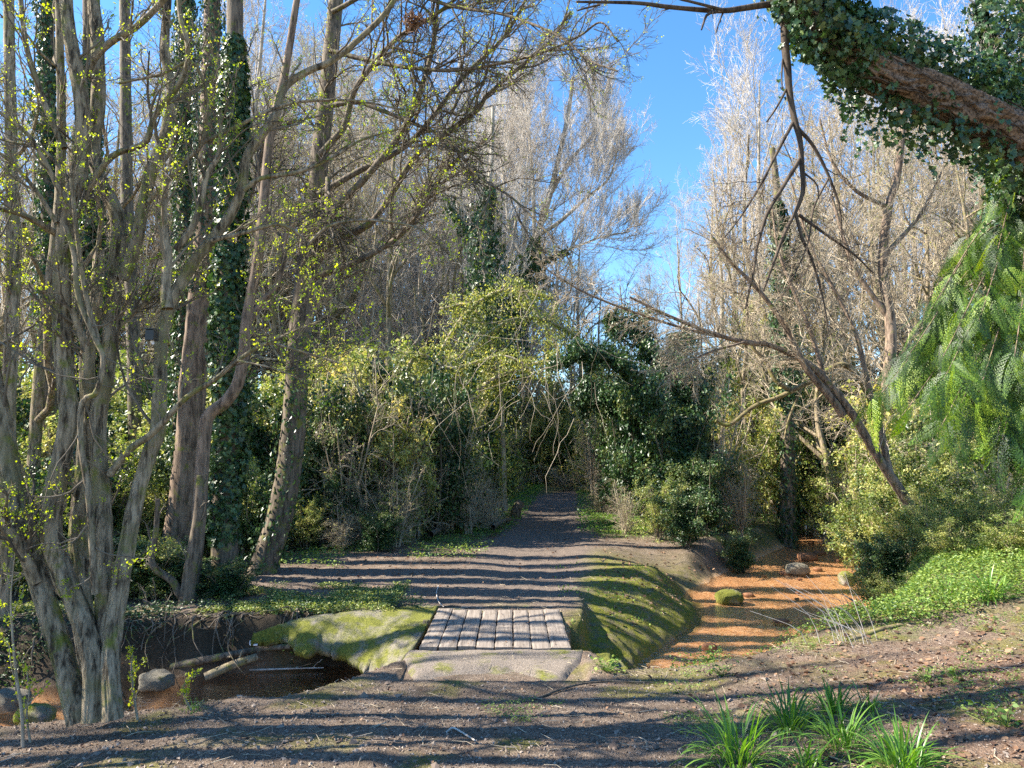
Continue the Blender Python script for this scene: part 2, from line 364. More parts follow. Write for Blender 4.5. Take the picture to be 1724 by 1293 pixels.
c = mixc(nt, attr(nt, 'dark'), c, ramp(nt, n2, [(.3, (.02, .016, .01)), (.7, (.075, .055, .035))]))  # painted shade of left pool and bank, with humus brown
p = N(nt, 'ShaderNodeBsdfPrincipled', Roughness=.9); p.inputs['Specular IOR Level'].default_value = .2
nt.links.new(c, p.inputs['Base Color'])
hsum = mth(nt, 'ADD', mth(nt, 'MULTIPLY', n2, 1.0), mth(nt, 'ADD', mth(nt, 'MULTIPLY', n3, .35), mth(nt, 'MULTIPLY', vo.outputs['Distance'], -.5)))
b = N(nt, 'ShaderNodeBump', Strength=.9, Distance=.02); nt.links.new(hsum, b.inputs['Height']); nt.links.new(b.outputs[0], p.inputs['Normal'])
nt.links.new(p.outputs[0], out.inputs[0]); M_soil = m
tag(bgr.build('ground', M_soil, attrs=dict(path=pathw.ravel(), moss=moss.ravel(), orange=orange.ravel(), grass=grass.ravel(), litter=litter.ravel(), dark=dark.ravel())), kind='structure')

# water sheet following the channel
bw = Buf(); cs = spline(CLP[1:-1], 420); tn = nrm(np.gradient(cs[:, :2], axis=0)); pn = np.stack([-tn[:, 1], tn[:, 0]], 1)
off = np.linspace(-1, 1, 13)
WV = cs[:, None, :2]+pn[:, None]*(off[None, :, None]*(cs[:, 2][:, None, None]+.45))
WV = np.concatenate([WV, np.full(WV.shape[:2]+(1,), WZ)], -1)
k = np.arange(419)[:, None]; j = np.arange(12)[None]
bw.add(WV, np.stack([k*13+j, k*13+j+1, (k+1)*13+j+1, (k+1)*13+j], -1).reshape(-1, 4))
m, nt, out = newmat('stream_water'); tc = nt.nodes.new('ShaderNodeTexCoord').outputs['Object']
mp = N(nt, 'ShaderNodeMapping', Scale=(1, 1.6, 1)); nt.links.new(tc, mp.inputs[0])
nw = noise(nt, 9, mp.outputs[0], 4, .6)
b = N(nt, 'ShaderNodeBump', Strength=.45, Distance=.03); nt.links.new(nw, b.inputs['Height'])
tr = N(nt, 'ShaderNodeBsdfTransparent'); tr.inputs[0].default_value = (.93, .84, .74, 1)
gl = N(nt, 'ShaderNodeBsdfGlossy', Roughness=.06); nt.links.new(b.outputs[0], gl.inputs['Normal'])
fr = N(nt, 'ShaderNodeFresnel', IOR=1.33); nt.links.new(b.outputs[0], fr.inputs['Normal'])
mx = nt.nodes.new('ShaderNodeMixShader'); nt.links.new(mth(nt, 'MULTIPLY', fr.outputs[0], .5), mx.inputs[0]); nt.links.new(tr.outputs[0], mx.inputs[1]); nt.links.new(gl.outputs[0], mx.inputs[2])
nt.links.new(mx.outputs[0], out.inputs[0])
tag(bw.build('stream_water', m), kind='structure')

# ------------------------------------------------------------------ bridge
def box_grid(buf, x0, x1, y0, y1, z0, z1, nx=10, ny=10, amp=.01, seed=3, rnd=0.5, bev=.012):
    """closed box with gridded, worn top and rounded rim"""
    xs = np.linspace(x0, x1, nx); ys = np.linspace(y0, y1, ny); X, Y = np.meshgrid(xs, ys)
    e = np.minimum(np.minimum(X-x0, x1-X), np.minimum(Y-y0, y1-Y))
    Z = z1+amp*fbm(X*5, Y*5, 3, seed)-bev*(e < 1e-6)
    jx = amp*.8*vnoise(Y*9, X*3, seed+1)
    top = np.stack([X+jx, Y, Z], -1).reshape(-1, 3); q = np.arange(ny-1)[:, None]*nx+np.arange(nx-1)[None]
    Fq = np.stack([q, q+1, q+nx+1, q+nx], -1).reshape(-1, 4)
    rim = list(range(nx))+[r*nx+nx-1 for r in range(1, ny)]+list(range(ny*nx-2, (ny-1)*nx-1, -1))+[r*nx for r in range(ny-2, 0, -1)]
    low = top[rim].copy(); low[:, 2] = z0; V = np.vstack([top, low]); n = len(rim); o = len(top)
    side = np.array([[rim[i], o+i, o+(i+1) % n, rim[(i+1) % n]] for i in range(n)])
    buf.add(V, np.vstack([Fq, side]), rnd); buf.add(low, np.arange(n)[::-1][None], rnd)
m, nt, out = newmat('weathered_planks'); tc = nt.nodes.new('ShaderNodeTexCoord').outputs['Object']
mp = N(nt, 'ShaderNodeMapping', Scale=(1, .06, 1)); nt.links.new(tc, mp.inputs[0])
g1 = noise(nt, 34, mp.outputs[0], 8, .7); g2 = noise(nt, 6, tc, 5, .7); g3 = noise(nt, 60, tc, 4, .7)
c = ramp(nt, g1, [(.32, (.07, .055, .045)), (.45, (.20, .165, .135)), (.7, (.33, .28, .235))])
c = mixc(nt, mth(nt, 'MULTIPLY', attr(nt, 'rnd'), .35), c, (.16, .13, .105))
c = mixc(nt, ramp(nt, g2, [(.6, (0, 0, 0)), (.72, (.8,)*3)]), c, (.13, .105, .07))
c = mixc(nt, ramp(nt, g3, [(.62, (0, 0, 0)), (.7, (.6,)*3)]), c, (.07, .055, .045))
p = N(nt, 'ShaderNodeBsdfPrincipled', Roughness=.85); nt.links.new(c, p.inputs['Base Color'])
b = N(nt, 'ShaderNodeBump', Strength=.6, Distance=.01); nt.links.new(g1, b.inputs['Height']); nt.links.new(b.outputs[0], p.inputs['Normal']); nt.links.new(p.outputs[0], out.inputs[0]); M_plank = m
def mossconc(name, lo, hi, base=((.16, .14, .115), (.36, .315, .265))):
    m, nt, out = newmat(name); tc = nt.nodes.new('ShaderNodeTexCoord').outputs['Object']
    a = noise(nt, 3.2, tc, 6, .65); g = noise(nt, 45, tc, 6, .75); h_ = noise(nt, 160, tc, 3, .7)
    conc = ramp(nt, g, [(.3, base[0]), (.68, base[1])])
    ms = ramp(nt, g, [(.3, (.055, .062, .008)), (.5, (.17, .18, .018)), (.72, (.33, .31, .05))])
    geo = nt.nodes.new('ShaderNodeNewGeometry'); 
    c = mixc(nt, ramp(nt, a, [(lo, (0, 0, 0)), (hi, (1, 1, 1))]), conc, ms)
    p = N(nt, 'ShaderNodeBsdfPrincipled', Roughness=.92); nt.links.new(c, p.inputs['Base Color'])
    b = N(nt, 'ShaderNodeBump', Strength=1.0, Distance=.02); nt.links.new(mth(nt, 'ADD', g, h_), b.inputs['Height']); nt.links.new(b.outputs[0], p.inputs['Normal'])
    nt.links.new(p.outputs[0], out.inputs[0]); return m
M_apron = mossconc('moss_on_concrete', .34, .52); M_slab = mossconc('bare_concrete', .52, .66, ((.14, .11, .085), (.37, .31, .255)))
BR = thing('footbridge', (-.2, 8.5, -.7), 'weathered plank footbridge on mossy concrete over the orange stream', 'bridge')
edges = np.linspace(-.97, .60, 9); edges[8] = .62
for i in range(8):
    b_ = Buf(); g = .014 if i != 6 else .008
    box_grid(b_, edges[i]+g/2, edges[i+1]-g/2, 7.66+.015*rng.normal(), 9.52+.03*rng.normal(), -.08, .035+.006*rng.normal(), 9, 40, .007, 60+i, rng.random(), .008)
    b_.build('plank', M_plank, BR, smooth=False)
for y0 in (7.72, 9.30):
    b_ = Buf(); box_grid(b_, -1.02, .66, y0, y0+.16, -.26, -.085, 12, 3, .004, 5); b_.build('beam', M_barkd, BR, smooth=False)
b_ = Buf(); box_grid(b_, -1.10, .76, 6.62, 7.645, -.9, .012, 60, 40, .016, 77, .5, .03); 
vb = b_.V[0]; edge_ = 6.93+.24*vnoise(vb[:, 0]*2.3, vb[:, 0]*0+1, 4)+.08*vnoise(vb[:, 0]*9, vb[:, 0]*0, 5)+.45*sst(.45, .76, vb[:, 0])+.35*sst(-.85, -1.1, vb[:, 0]); vb[:, 2] -= (vb[:, 2] > -.5)*.055*sst(edge_+.1, edge_-.15, vb[:, 1])
b_.build('near_abutment', M_slab, BR)
b_ = Buf(); box_grid(b_, -1.12, .78, 9.545, 10.0, -.9, -.012, 50, 20, .02, 78, .5, .03); b_.build('far_abutment', M_slab, BR)
b_ = Buf(); box_grid(b_, .765, 1.02, 7.30, 7.64, -.8, -.015, 14, 14, .03, 80, .5, .03); box_grid(b_, 1.0, 1.16, 7.42, 7.75, -.8, -.12, 14, 14, .03, 81, .5, .03); b_.build('stone_block', M_apron, BR)
b_ = Buf(); box_grid(b_, -1.10, -1.03, 9.0, 9.09, -.5, .0, 4, 4, .004, 82, .5, .005); b_.build('marker_post', M_barkd, BR)
# left mossy apron: broken concrete shell
top = [(428, 1066, -.12), (470, 1051, -.06), (520, 1040, -.02), (580, 1030, .01), (640, 1023, .02), (700, 1019, .02), (738, 1021, .02)]
bot = [(424, 1079, -.20), (484, 1079, -.24), (505, 1104, -.34), (548, 1098, -.34), (590, 1116, -.42), (632, 1146, -.52), (716, 1093, -.02)]
bot = [(424, 1079, -.20), (480, 1078, -.24), (503, 1098, -.32), (548, 1098, -.34), (592, 1116, -.42), (634, 1146, -.52), (664, 1144, -.50)]
tp = spline([atz(*q) for q in top], 90); bp = spline([atz(*q) for q in bot], 90)

# right side edge bends round the deck corner
nv = 36; vv = np.linspace(0, 1, nv)[:, None]; V = np.zeros((nv, 90, 3))
midc = np.array([atz(722, 1062, .0)])
for i in range(90):
    u = i/89; wgt = sst(.75, 1.0, u)
    base_ = tp[i]*(1-vv)+bp[i]*vv
    bul = (vv*(1-vv)*4)
    base_[:, 2] = tp[i][2]+(bp[i][2]-tp[i][2])*vv[:, 0]**2.2+.02*bul[:, 0]
    corner = np.array([-1.06, 7.9, -.06]); b2 = (1-vv)**2*tp[i]+2*vv*(1-vv)*corner+vv**2*bp[i]
    V[:, i] = base_*(1-wgt)+b2*wgt
rag = np.array([.05*vnoise(i*.33, 3, 5)+.04*vnoise(i*.8, 8, 6) for i in range(90)])
V[:, :, 1] += (vv**8)*rag[None]
V[:, :, 2] += .03*fbm(V[:, :, 0]*4, V[:, :, 1]*4, 4, 15)+.012*fbm(V[:, :, 0]*20, V[:, :, 1]*20, 2, 16)
lowV = V.copy(); lowV[:, :, 2] -= .07+.03*fbm(V[:, :, 0]*6, V[:, :, 1]*6, 3, 18); lowV[:, :, 1] += .05
q = np.arange(nv-1)[:, None]*90+np.arange(89)[None]; Fq = np.stack([q, q+90, q+91, q+1], -1).reshape(-1, 4); o = nv*90
rim = list(range(90))+[r*90+89 for r in range(1, nv)]+list(range(nv*90-2, (nv-1)*90-1, -1))+[r*90 for r in range(nv-2, 0, -1)]; n = len(rim)
side = np.array([[rim[i], rim[(i+1) % n], o+rim[(i+1) % n], o+rim[i]] for i in range(n)])
b_ = Buf(); b_.add(np.concatenate([V.reshape(-1, 3), lowV.reshape(-1, 3)]), np.vstack([Fq, Fq[:, ::-1]+o, side]), .5); b_.build('mossy_apron', M_apron, BR)

# ------------------------------------------------------------------ near trees, limbs placed one by one
def limb3(pts, Y0, Y1, r0, r1, n=None, ws=None):
    """pts traced (px,py); depth runs Y0..Y1; radii in reference pixels"""
    P = np.asarray(pts, float); L = np.concatenate([[0], np.cumsum(np.hypot(*np.diff(P, axis=0).T))]); s = L/L[-1]
    ys = Y0+(Y1-Y0)*s; Q = np.array([at(a, b, y) for (a, b), y in zip(P, ys)])
    lw = np.linalg.norm(np.diff(Q, axis=0), axis=1).sum()
    n = n or max(6, int(lw/.05)); Q = spline(Q, n)
    t = np.linspace(0, 1, n); r = (r0+(r1-r0)*t)*(Y0+(Y1-Y0)*t)/FPX
    return Q, r
def to_K(Q, r, K=16):
    i = np.linspace(0, len(Q)-1, K); a = np.floor(i).astype(int).clip(0, len(Q)-2); f = (i-a)[:, None]
    return Q[a]*(1-f)+Q[a+1]*f, r[a]*(1-f[:, 0])+r[a+1]*f[:, 0]
def twig_out(crown, Ls, n1=9, n2=6, n3=4, l1=.9, up=.12, rmin=.0022, t0=.25, wander=.22, ratio=.5, sides=4, k1=.4):
    Pk = np.stack([to_K(q, r)[0] for q, r in Ls]); Rk = np.stack([to_K(q, r)[1] for q, r in Ls])
    P1, R1 = kids(Pk, np.minimum(Rk, .035), n1, t0, .99, (.45, 1.0), l1, 8, wander*.8, up, k1, rmin*1.5, .35, absL=1.0)
    tubes(crown, P1, R1, sides+1)
    P2, R2 = kids(P1, R1, n2, .2, .98, (.4, .95), ratio, 6, wander, up, .55, rmin, .5)
    tubes(crown, P2, R2, sides)
    P3, R3 = kids(P2, R2, n3, .15, 1, (.4, 1.0), ratio*.95, 4, wander, up*.7, .6, rmin*.75, .6)
    tubes(crown, P3, R3, 3)
    return P1, P2, P3
def bud_clusters(buf, P3, n, size=.03, per=4, T=T_OVAL, spread=.012):
    pos, d = on_twigs(P3, n, .004); pos = np.repeat(pos, per, 0)+rng.normal(size=(n*per, 3))*spread
    leaves(buf, pos, rv(n*per), nrm(np.repeat(d, per, 0)+.9*rng.normal(size=(n*per, 3))+np.array([0, 0, .3])), size*rng.uniform(.5, 1.2, n*per), T, np.repeat(rng.random(n), per))

base = gr(165, 1204)
MT = thing('multi_stemmed_tree', base, 'big grey multi-stemmed tree with fresh yellow-green buds on the near left bank', 'tree')
stems = [  # pts, Y0, Y1, r0, r1
 ([(135, 1215), (118, 1150), (92, 1060), (62, 965), (40, 890), (22, 810), (2, 700), (-20, 600), (-40, 450), (-70, 250), (-80, 0), (-90, -300)], 4.95, 5.3, 31, 14),
 ([(160, 1212), (160, 1130), (140, 1050), (108, 965), (86, 900), (90, 840), (106, 765), (116, 690), (106, 590), (104, 480), (113, 360), (134, 296), (139, 209), (134, 150), (118, 70), (111, 0), (100, -250)], 4.9, 5.2, 23, 13),
 ([(168, 1205), (150, 1100), (136, 1000), (132, 900), (140, 800), (150, 700), (146, 610), (160, 520), (168, 420)], 5.25, 5.6, 23, 12),
 ([(172, 1210), (176, 1120), (178, 1050), (176, 945), (174, 860), (166, 780), (166, 700), (180, 620), (188, 540), (196, 450), (198, 365), (170, 306), (158, 244), (164, 174), (164, 70), (157, -10), (150, -250)], 4.95, 5.5, 19, 13),
 ([(190, 1212), (186, 1138), (190, 1068), (200, 998), (212, 928), (228, 845), (250, 770), (267, 720), (270, 640), (271, 580), (282, 528), (299, 489), (330, 435), (383, 369), (407, 313), (418, 261), (463, 195), (477, 150), (515, 122), (557, 104), (592, 77), (650, 20), (700, -60)], 4.85, 5.6, 19, 5),
]
stems[0] = (stems[0][0], 4.95, 5.3, 23, 12)
limbs = [
 ([(282, 520), (279, 480), (282, 430), (276, 380), (278, 330), (276, 300)], 4.95, 5.0, 12, 5),
 ([(205, 470), (226, 420), (244, 330), (262, 270), (278, 226), (289, 157), (278, 87), (282, 0), (290, -150)], 5.2, 5.4, 14, 7),
 ([(296, 421), (324, 383), (338, 341), (348, 296), (369, 257), (372, 190)], 5.0, 5.1, 8, 4),
 ([(97, 395), (45, 365), (0, 351), (-60, 345)], 5.1, 4.6, 7, 5),
 ([(108, 250), (80, 188), (63, 139), (45, 80), (35, 0), (30, -120)], 5.1, 5.0, 7, 4),
 ([(140, 345), (146, 325), (167, 289), (195, 259), (244, 240), (261, 195), (303, 139), (317, 87), (303, 21), (300, -60)], 5.1, 4.9, 7, 5),
 ([(150, 130), (157, 101), (188, 70), (230, 45), (275, 0), (320, -60)], 5.2, 5.0, 8, 6),
 ([(250, 340), (278, 310), (313, 271), (341, 240), (348, 174), (341, 132), (320, 104), (270, 125), (200, 140)], 5.2, 4.9, 5, 2.5),
 ([(341, 240), (400, 212), (466, 181), (522, 170), (600, 170), (680, 185)], 5.1, 5.4, 4.5, 2),
 ([(185, 800), (195, 785), (223, 753), (257, 729), (313, 670), (362, 639), (400, 607), (449, 578), (487, 586), (571, 611)], 5.0, 4.8, 8, 2),
 ([(449, 578), (500, 555), (540, 540)], 4.85, 4.8, 3, 1),
 ([(400, 607), (460, 620), (510, 640)], 4.85, 4.8, 2.5, 1),
 ([(110, 380), (125, 430), (132, 500), (160, 570), (174, 604), (163, 660), (139, 677), (136, 743), (146, 813), (153, 879), (160, 1000)], 4.75, 4.85, 5, 7),
 ([(150, 650), (145, 590), (128, 540), (122, 520)], 5.1, 5.0, 9, 7),
 ([(165, 575), (150, 520), (140, 470), (128, 380), (120, 300)], 4.9, 4.8, 6, 4),
 ([(190, 560), (215, 535), (240, 515), (262, 500)], 5.2, 5.3, 7, 4),
 ([(410, 320), (440, 300), (500, 290), (560, 265), (610, 235), (680, 215)], 5.1, 5.3, 5, 2),
 ([(355, 405), (410, 392), (470, 378), (510, 400), (515, 415)], 5.2, 5.4, 5, 2.5),
 ([(515, 415), (560, 378), (640, 372), (720, 390), (760, 430)], 5.4, 5.4, 3.5, 1.5),
 ([(115, 350), (90, 300), (50, 230), (0, 190), (-60, 150)], 5.0, 4.7, 6, 3),
 ([(115, 300), (70, 250), (20, 240), (-50, 220)], 5.0, 4.9, 4, 2),
 ([(95, 375), (60, 320), (10, 265), (-40, 240)], 5.0, 4.8, 5, 3),
 ([(62, 980), (35, 920), (5, 885)], 4.95, 4.8, 11, 12),
 ([(120, 1010), (80, 960), (50, 900), (20, 850)], 5.3, 5.5, 12, 9),
]
trk = Buf(); Ls = []
for i, (p_, a, b, r0, r1) in enumerate(stems):
    Q, r = limb3(p_, a, b, r0*.76, r1*.7, 260)
    bigtube(trk, Q, r, 64, .2, 11+i*7, .12, 10, .12); Ls.append((Q, r))
Q0 = Ls[1][0][0]
# root flare lobes
for i, (px, dx, dy) in enumerate([(122, -.10, -.20), (150, -.02, -.26), (172, .03, -.26), (195, .16, -.2), (150, -.35, .1), (200, .3, .1)]):
    s0 = base+np.array([dx*.35, dy*.35, .26]); s1 = base+np.array([dx*.8, dy*.7, .06]); s2 = base+np.array([dx*1.5, dy*1.2, -.10])
    Q = spline([s0, s1, s2], 24); bigtube(trk, Q, np.linspace(.05, .035, 24), 18, .1, 50+i, .12)
for i, (p_, a, b, r0, r1) in enumerate(limbs):
    Q, r = limb3(p_, a, b, r0*.8, r1*.8); bigtube(trk, Q, r, 14, .05, 90+i, .06); Ls.append((Q, r))
trk.build('trunk', M_bark, MT)
cr = Buf(); P1, P2, P3 = twig_out(cr, Ls, 11, 7, 5, .85, .1, .0019, .25); cr.build('crown', M_twigd, MT)
lv = Buf(); bud_clusters(lv, P3, 4200, .019, 4); lv.build('bud_leaves', M_bud, MT, smooth=False)

# ---- trees standing behind it (traced), each with optional ivy
def near_tree(name, label, Y, trunk, r0, r1, branches=(), bark=M_barkd, ivy=None, tw=(7, 5, 3, .9), buds=0, twm=M_twigd, Ytop=None, t0=.3, n=20, group=None, up=.12, rmin=.0035, root=True, k1=.4):
    Ytop = Ytop or Y
    tr_ = list(trunk)
    Q, r = limb3(tr_, Y, Ytop, r0, r1, 110)
    if root:
        gz = hgt(Q[0][0], Q[0][1]); 
        if Q[0][2] > gz-.05:
            foot = Q[0].copy(); foot[2] = gz-.08; extra = spline([foot, Q[0]], max(3, int((Q[0][2]-gz)/.1)+3))[:-1]
            Q = np.vstack([extra, Q]); r = np.concatenate([np.full(len(extra), r[0]), r])
        else: Q[:, 2] += 0
    b0 = np.array([Q[0][0], Q[0][1], hgt(Q[0][0], Q[0][1])])
    t = thing(name, b0, label, 'tree', group)
    tk = Buf(); bigtube(tk, Q, r, n, .06, int(Y*13)+len(trunk), .05, 10, .3); L = [(Q, r)]
    for i, (p_, a, b, q0, q1) in enumerate(branches):
        A, ra = limb3(p_, a, b, q0*.75, q1*.75); bigtube(tk, A, ra, 10, .04, i+3, .05); L.append((A, ra))
    tk.build('trunk', bark, t)
    if tw:
        c_ = Buf(); LL = [to for to in L]
        a1, a2, a3 = twig_out(c_, LL, tw[0], tw[1], tw[2], tw[3], up, rmin, t0, k1=k1); c_.build('crown', twm, t)
        if buds: l_ = Buf(); bud_clusters(l_, a3, buds, .026, 3, T_DIA); l_.build('bud_leaves', M_bud, t, smooth=False)
    if ivy:
        iv = Buf()
        for (k, d0, th, sz, ta, tb) in ivy:
            A, ra = L[k]; ivy_on(iv, A, ra, d0, th, sz, ta, tb, T_IVY if Y < 12.5 else T_DIA, seed=k+int(Y*3))
        iv.build('ivy', M_ivy, t, smooth=False)
    return t
near_tree('leaning_tree', 'smooth grey leaning tree by the side path, its dark boughs sweeping right', 12.6,
  [(440, 962), (468, 880), (488, 780), (498, 660), (510, 500), (530, 350), (545, 200), (560, 60), (575, -120), (590, -350)], 22, 9,
  [([(542, 240), (552, 360), (560, 355), (612, 303), (675, 223), (710, 146), (727, 87), (734, 31), (745, -60)][2:] , 12, 11, 9, 4),
   ([(530, 430), (567, 404), (630, 369), (699, 264), (755, 223), (804, 184), (821, 160), (873, 115), (925, 70), (960, 20)], 12.5, 11, 9, 3),
   ([(520, 470), (580, 449), (612, 435), (643, 418), (690, 380), (740, 300), (790, 250)], 12.5, 11.5, 8, 3),
   ([(545, 180), (600, 172), (630, 181), (699, 209), (755, 237), (804, 296), (863, 334), (930, 400)], 12.3, 10.5, 6, 2),
   ([(555, 85), (630, 104), (699, 115), (769, 118), (856, 104), (925, 84), (978, 59), (1012, 38), (1040, 70)], 12, 9.5, 6, 2),
   ([(540, 260), (560, 237), (581, 209), (595, 157), (623, 115), (671, 63), (734, 24), (790, -20), (850, -60)], 12.4, 10.5, 8, 3),
   ([(560, 20), (650, -20), (760, 10), (850, 25), (940, 60), (990, 100), (1040, 120)], 12, 9, 6, 2),
   ([(533, 330), (600, 290), (690, 240), (780, 130), (850, 60), (900, -30)], 12.3, 11.5, 8, 3),
   ([(515, 450), (470, 400), (440, 330), (430, 250), (400, 150)], 12.5, 13, 7, 3),
   ([(552, 300), (552, 355), (560, 358)], 12.3, 12, 6, 9)],
  ivy=[(0, 260, .16, .075, .0, .30)], tw=(26, 11, 6, 1.8), buds=5000, bark=M_barkd, k1=.65, rmin=.0035, t0=.3, up=.02)
near_tree('ivy_clad_tree', 'straight trunk fully wrapped in dark ivy on the bank, second from the leaning tree', 11,
  [(378, 1000), (378, 850), (385, 700), (385, 550), (386, 400), (390, 250), (395, 100), (396, -100), (400, -300)], 21, 12,
  [([(388, 300), (430, 240), (480, 210), (560, 190)], 11, 11, 5, 2)], ivy=[(0, 1300, .12, .08, .06, .7)], tw=(9, 7, 4, 1.2), buds=500)
near_tree('brown_tree', 'brown-barked upright tree with patchy ivy above, behind the grey multi-stemmed tree', 13,
  [(288, 958), (306, 870), (318, 760), (326, 640), (336, 520), (346, 400), (352, 250), (356, 60), (360, -120)], 25, 12,
  [([(340, 470), (370, 400), (420, 330), (450, 220)], 13, 13, 8, 4)], bark=M_barkb, ivy=[(0, 500, .12, .08, .42, .95)], tw=(9, 7, 4, 1.2))
near_tree('ivy_clad_tree', 'slim dark ivy-wrapped trunk just right of the stem with the black box', 15,
  [(303, 930), (306, 700), (312, 500), (310, 300), (312, 100), (312, -120)], 15, 10, [], ivy=[(0, 900, .2, .09, .12, .9)], tw=(9, 7, 4, 1.2))
near_tree('slender_tree', 'slender crooked brown tree with a kinked stem in front of the ivy-wrapped trunk', 10.4,
  [(326, 960), (334, 879), (344, 743), (351, 700), (379, 677), (400, 646), (411, 597), (414, 552), (424, 490), (435, 430), (445, 330), (455, 230), (480, 120), (500, 0), (520, -100)], 12, 5,
  [([(414, 552), (440, 510), (465, 480), (478, 440), (480, 400), (510, 350)], 10.4, 10.4, 8, 4)], bark=M_barkb, tw=(10, 7, 4, 1.0), buds=500, rmin=.003)
near_tree('twisted_tree', 'small dark twisted tree with exposed roots hanging over the stream bank', 9.9,
  [(312, 1075), (313, 1020), (318, 980), (325, 930), (334, 870), (338, 800)], 14, 6,
  [([(316, 1010), (302, 1000), (290, 978), (262, 958), (255, 938), (262, 900), (266, 840)], 9.9, 9.8, 9, 5), ([(300, 1100), (285, 1060), (270, 1030), (240, 1010)], 9.7, 9.6, 7, 3)], tw=(5, 5, 3, .5), rmin=.003)
near_tree('slender_tree', 'straight bluish-grey trunk in the wood behind the multi-stemmed tree', 17,
  [(232, 900), (228, 700), (222, 500), (214, 350), (212, 200), (210, 0), (208, -150)], 12, 8, [], tw=(10, 8, 4, 1.4), buds=300)
near_tree('slender_tree', 'pale upright stem at the far left edge behind the leaning stem', 9,
  [(8, 960), (14, 700), (22, 480), (20, 300), (16, 100), (14, -100)], 12, 8, [([(18, 560), (30, 480), (26, 400)], 9, 9, 8, 5)], tw=(10, 7, 4, 1.0), buds=900, bark=M_bark)
near_tree('ivy_clad_tree', 'dark ivy-wrapped trunk half hidden between the grey stems', 12,
  [(148, 960), (150, 700), (152, 500), (150, 350), (148, 100), (148, -100)], 12, 8, [], ivy=[(0, 900, .2, .09, .1, .8)], tw=(9, 7, 4, 1.2), buds=300)
near_tree('ivy_clad_tree', 'ivy-wrapped trunk near the left edge of the wood', 14,
  [(80, 940), (82, 700), (84, 500), (80, 300), (80, 100), (78, -100)], 14, 9, [], ivy=[(0, 700, .2, .09, .35, 1)], tw=(9, 7, 4, 1.2), buds=200)

# centre ivy trees with spreading pale crowns
near_tree('ivy_clad_tree', 'ivy column tree left of the pale spreading tree beyond the path', 25,
  [(800, 830), (812, 600), (818, 480), (816, 400), (822, 330), (828, 260), (830, 180)], 9, 3,
  [([(815, 430), (780, 380), (755, 340), (740, 300)], 25, 25, 5, 2)], ivy=[(0, 700, .62, .17, .1, .8), (1, 250, .3, .15, 0, .8)], tw=(14, 9, 6, 2.6), twm=M_twigp, bark=M_barkp, rmin=.007, up=.2)
near_tree('spreading_tree', 'pale bare tree with wide fan crown and ivy lower trunk beyond the path', 27,
  [(835, 830), (842, 650), (862, 520), (890, 440), (908, 385), (925, 330), (935, 290), (955, 200), (965, 130)], 10, 3,
  [([(900, 400), (898, 330), (894, 260), (885, 180), (880, 110)], 27, 27, 5, 2), ([(900, 400), (940, 375), (985, 335), (1025, 300), (1040, 250)], 27, 26, 5, 2),
   ([(925, 330), (960, 270), (1000, 220), (1010, 150)], 27, 28, 5, 2), ([(890, 450), (860, 390), (850, 320), (840, 240)], 27, 28, 4, 2), ([(890, 450), (960, 420), (1010, 400), (1060, 390)], 27, 26, 4, 1.5)],
  ivy=[(0, 900, .8, .17, .05, .62), (5, 200, .3, .15, 0, .4)], tw=(34, 15, 10, 3.8), twm=M_twigp, bark=M_barkp, rmin=.007, up=.18)

# right: tangled leaning tree over the stream
near_tree('leaning_tangled_tree', 'pale tangled tree leaning left over the stream from the right bank', 13.2,
  [(1560, 905), (1542, 868), (1507, 813), (1472, 760), (1437, 700), (1395, 646), (1368, 618), (1333, 597), (1291, 580), (1253, 576), (1194, 559), (1124, 531), (1060, 500)], 9, 2,
  [([(1420, 700), (1402, 674), (1361, 625), (1340, 587), (1319, 545), (1281, 493), (1230, 440), (1200, 400)], 13.2, 13, 9, 3),
   ([(1395, 660), (1365, 560), (1340, 500), (1310, 420), (1300, 350)], 13.2, 13.5, 6, 2),
   ([(1500, 800), (1460, 640), (1440, 560), (1400, 480), (1360, 400), (1330, 300)], 13.2, 13.5, 7, 2),
   ([(1291, 580), (1180, 560), (1080, 530), (980, 490), (900, 440)], 13.2, 13.5, 4, 1.5),
   ([(1253, 576), (1190, 595), (1130, 625)], 13, 12.5, 3, 1.5)],
  tw=(28, 12, 6, 1.3), twm=M_twigt, bark=M_barkb, rmin=.0035, up=-.02, t0=.2)
near_tree('mossy_bough_tree', 'low crooked mossy-limbed tree reaching left above the stream bend', 14.5,
  [(1500, 900), (1490, 760), (1460, 660), (1420, 614), (1364, 642), (1315, 667), (1270, 684), (1228, 715), (1205, 708)], 7, 3,
  [([(1329, 656), (1305, 639), (1288, 607), (1267, 583), (1262, 540)], 14.5, 14.5, 6, 3), ([(1350, 650), (1330, 700), (1320, 740)], 14.5, 14.4, 4, 2)], bark=M_mossb, tw=(7, 5, 3, .7), twm=M_twigt, t0=.4)
near_tree('ivy_clad_tree', 'upright dark ivy trunk behind the tangled leaning tree', 21.5,
  [(1326, 870), (1326, 750), (1322, 620), (1318, 480), (1310, 340), (1300, 250)], 13, 5, [([(1320, 500), (1350, 420), (1370, 340)], 21.5, 21.5, 6, 3)],
  ivy=[(0, 900, .34, .13, .35, .86), (1, 300, .3, .13, .2, 1), (0, 250, .15, .12, 0, .4)], tw=(20, 10, 6, 2.0), twm=M_twigt, rmin=.005)
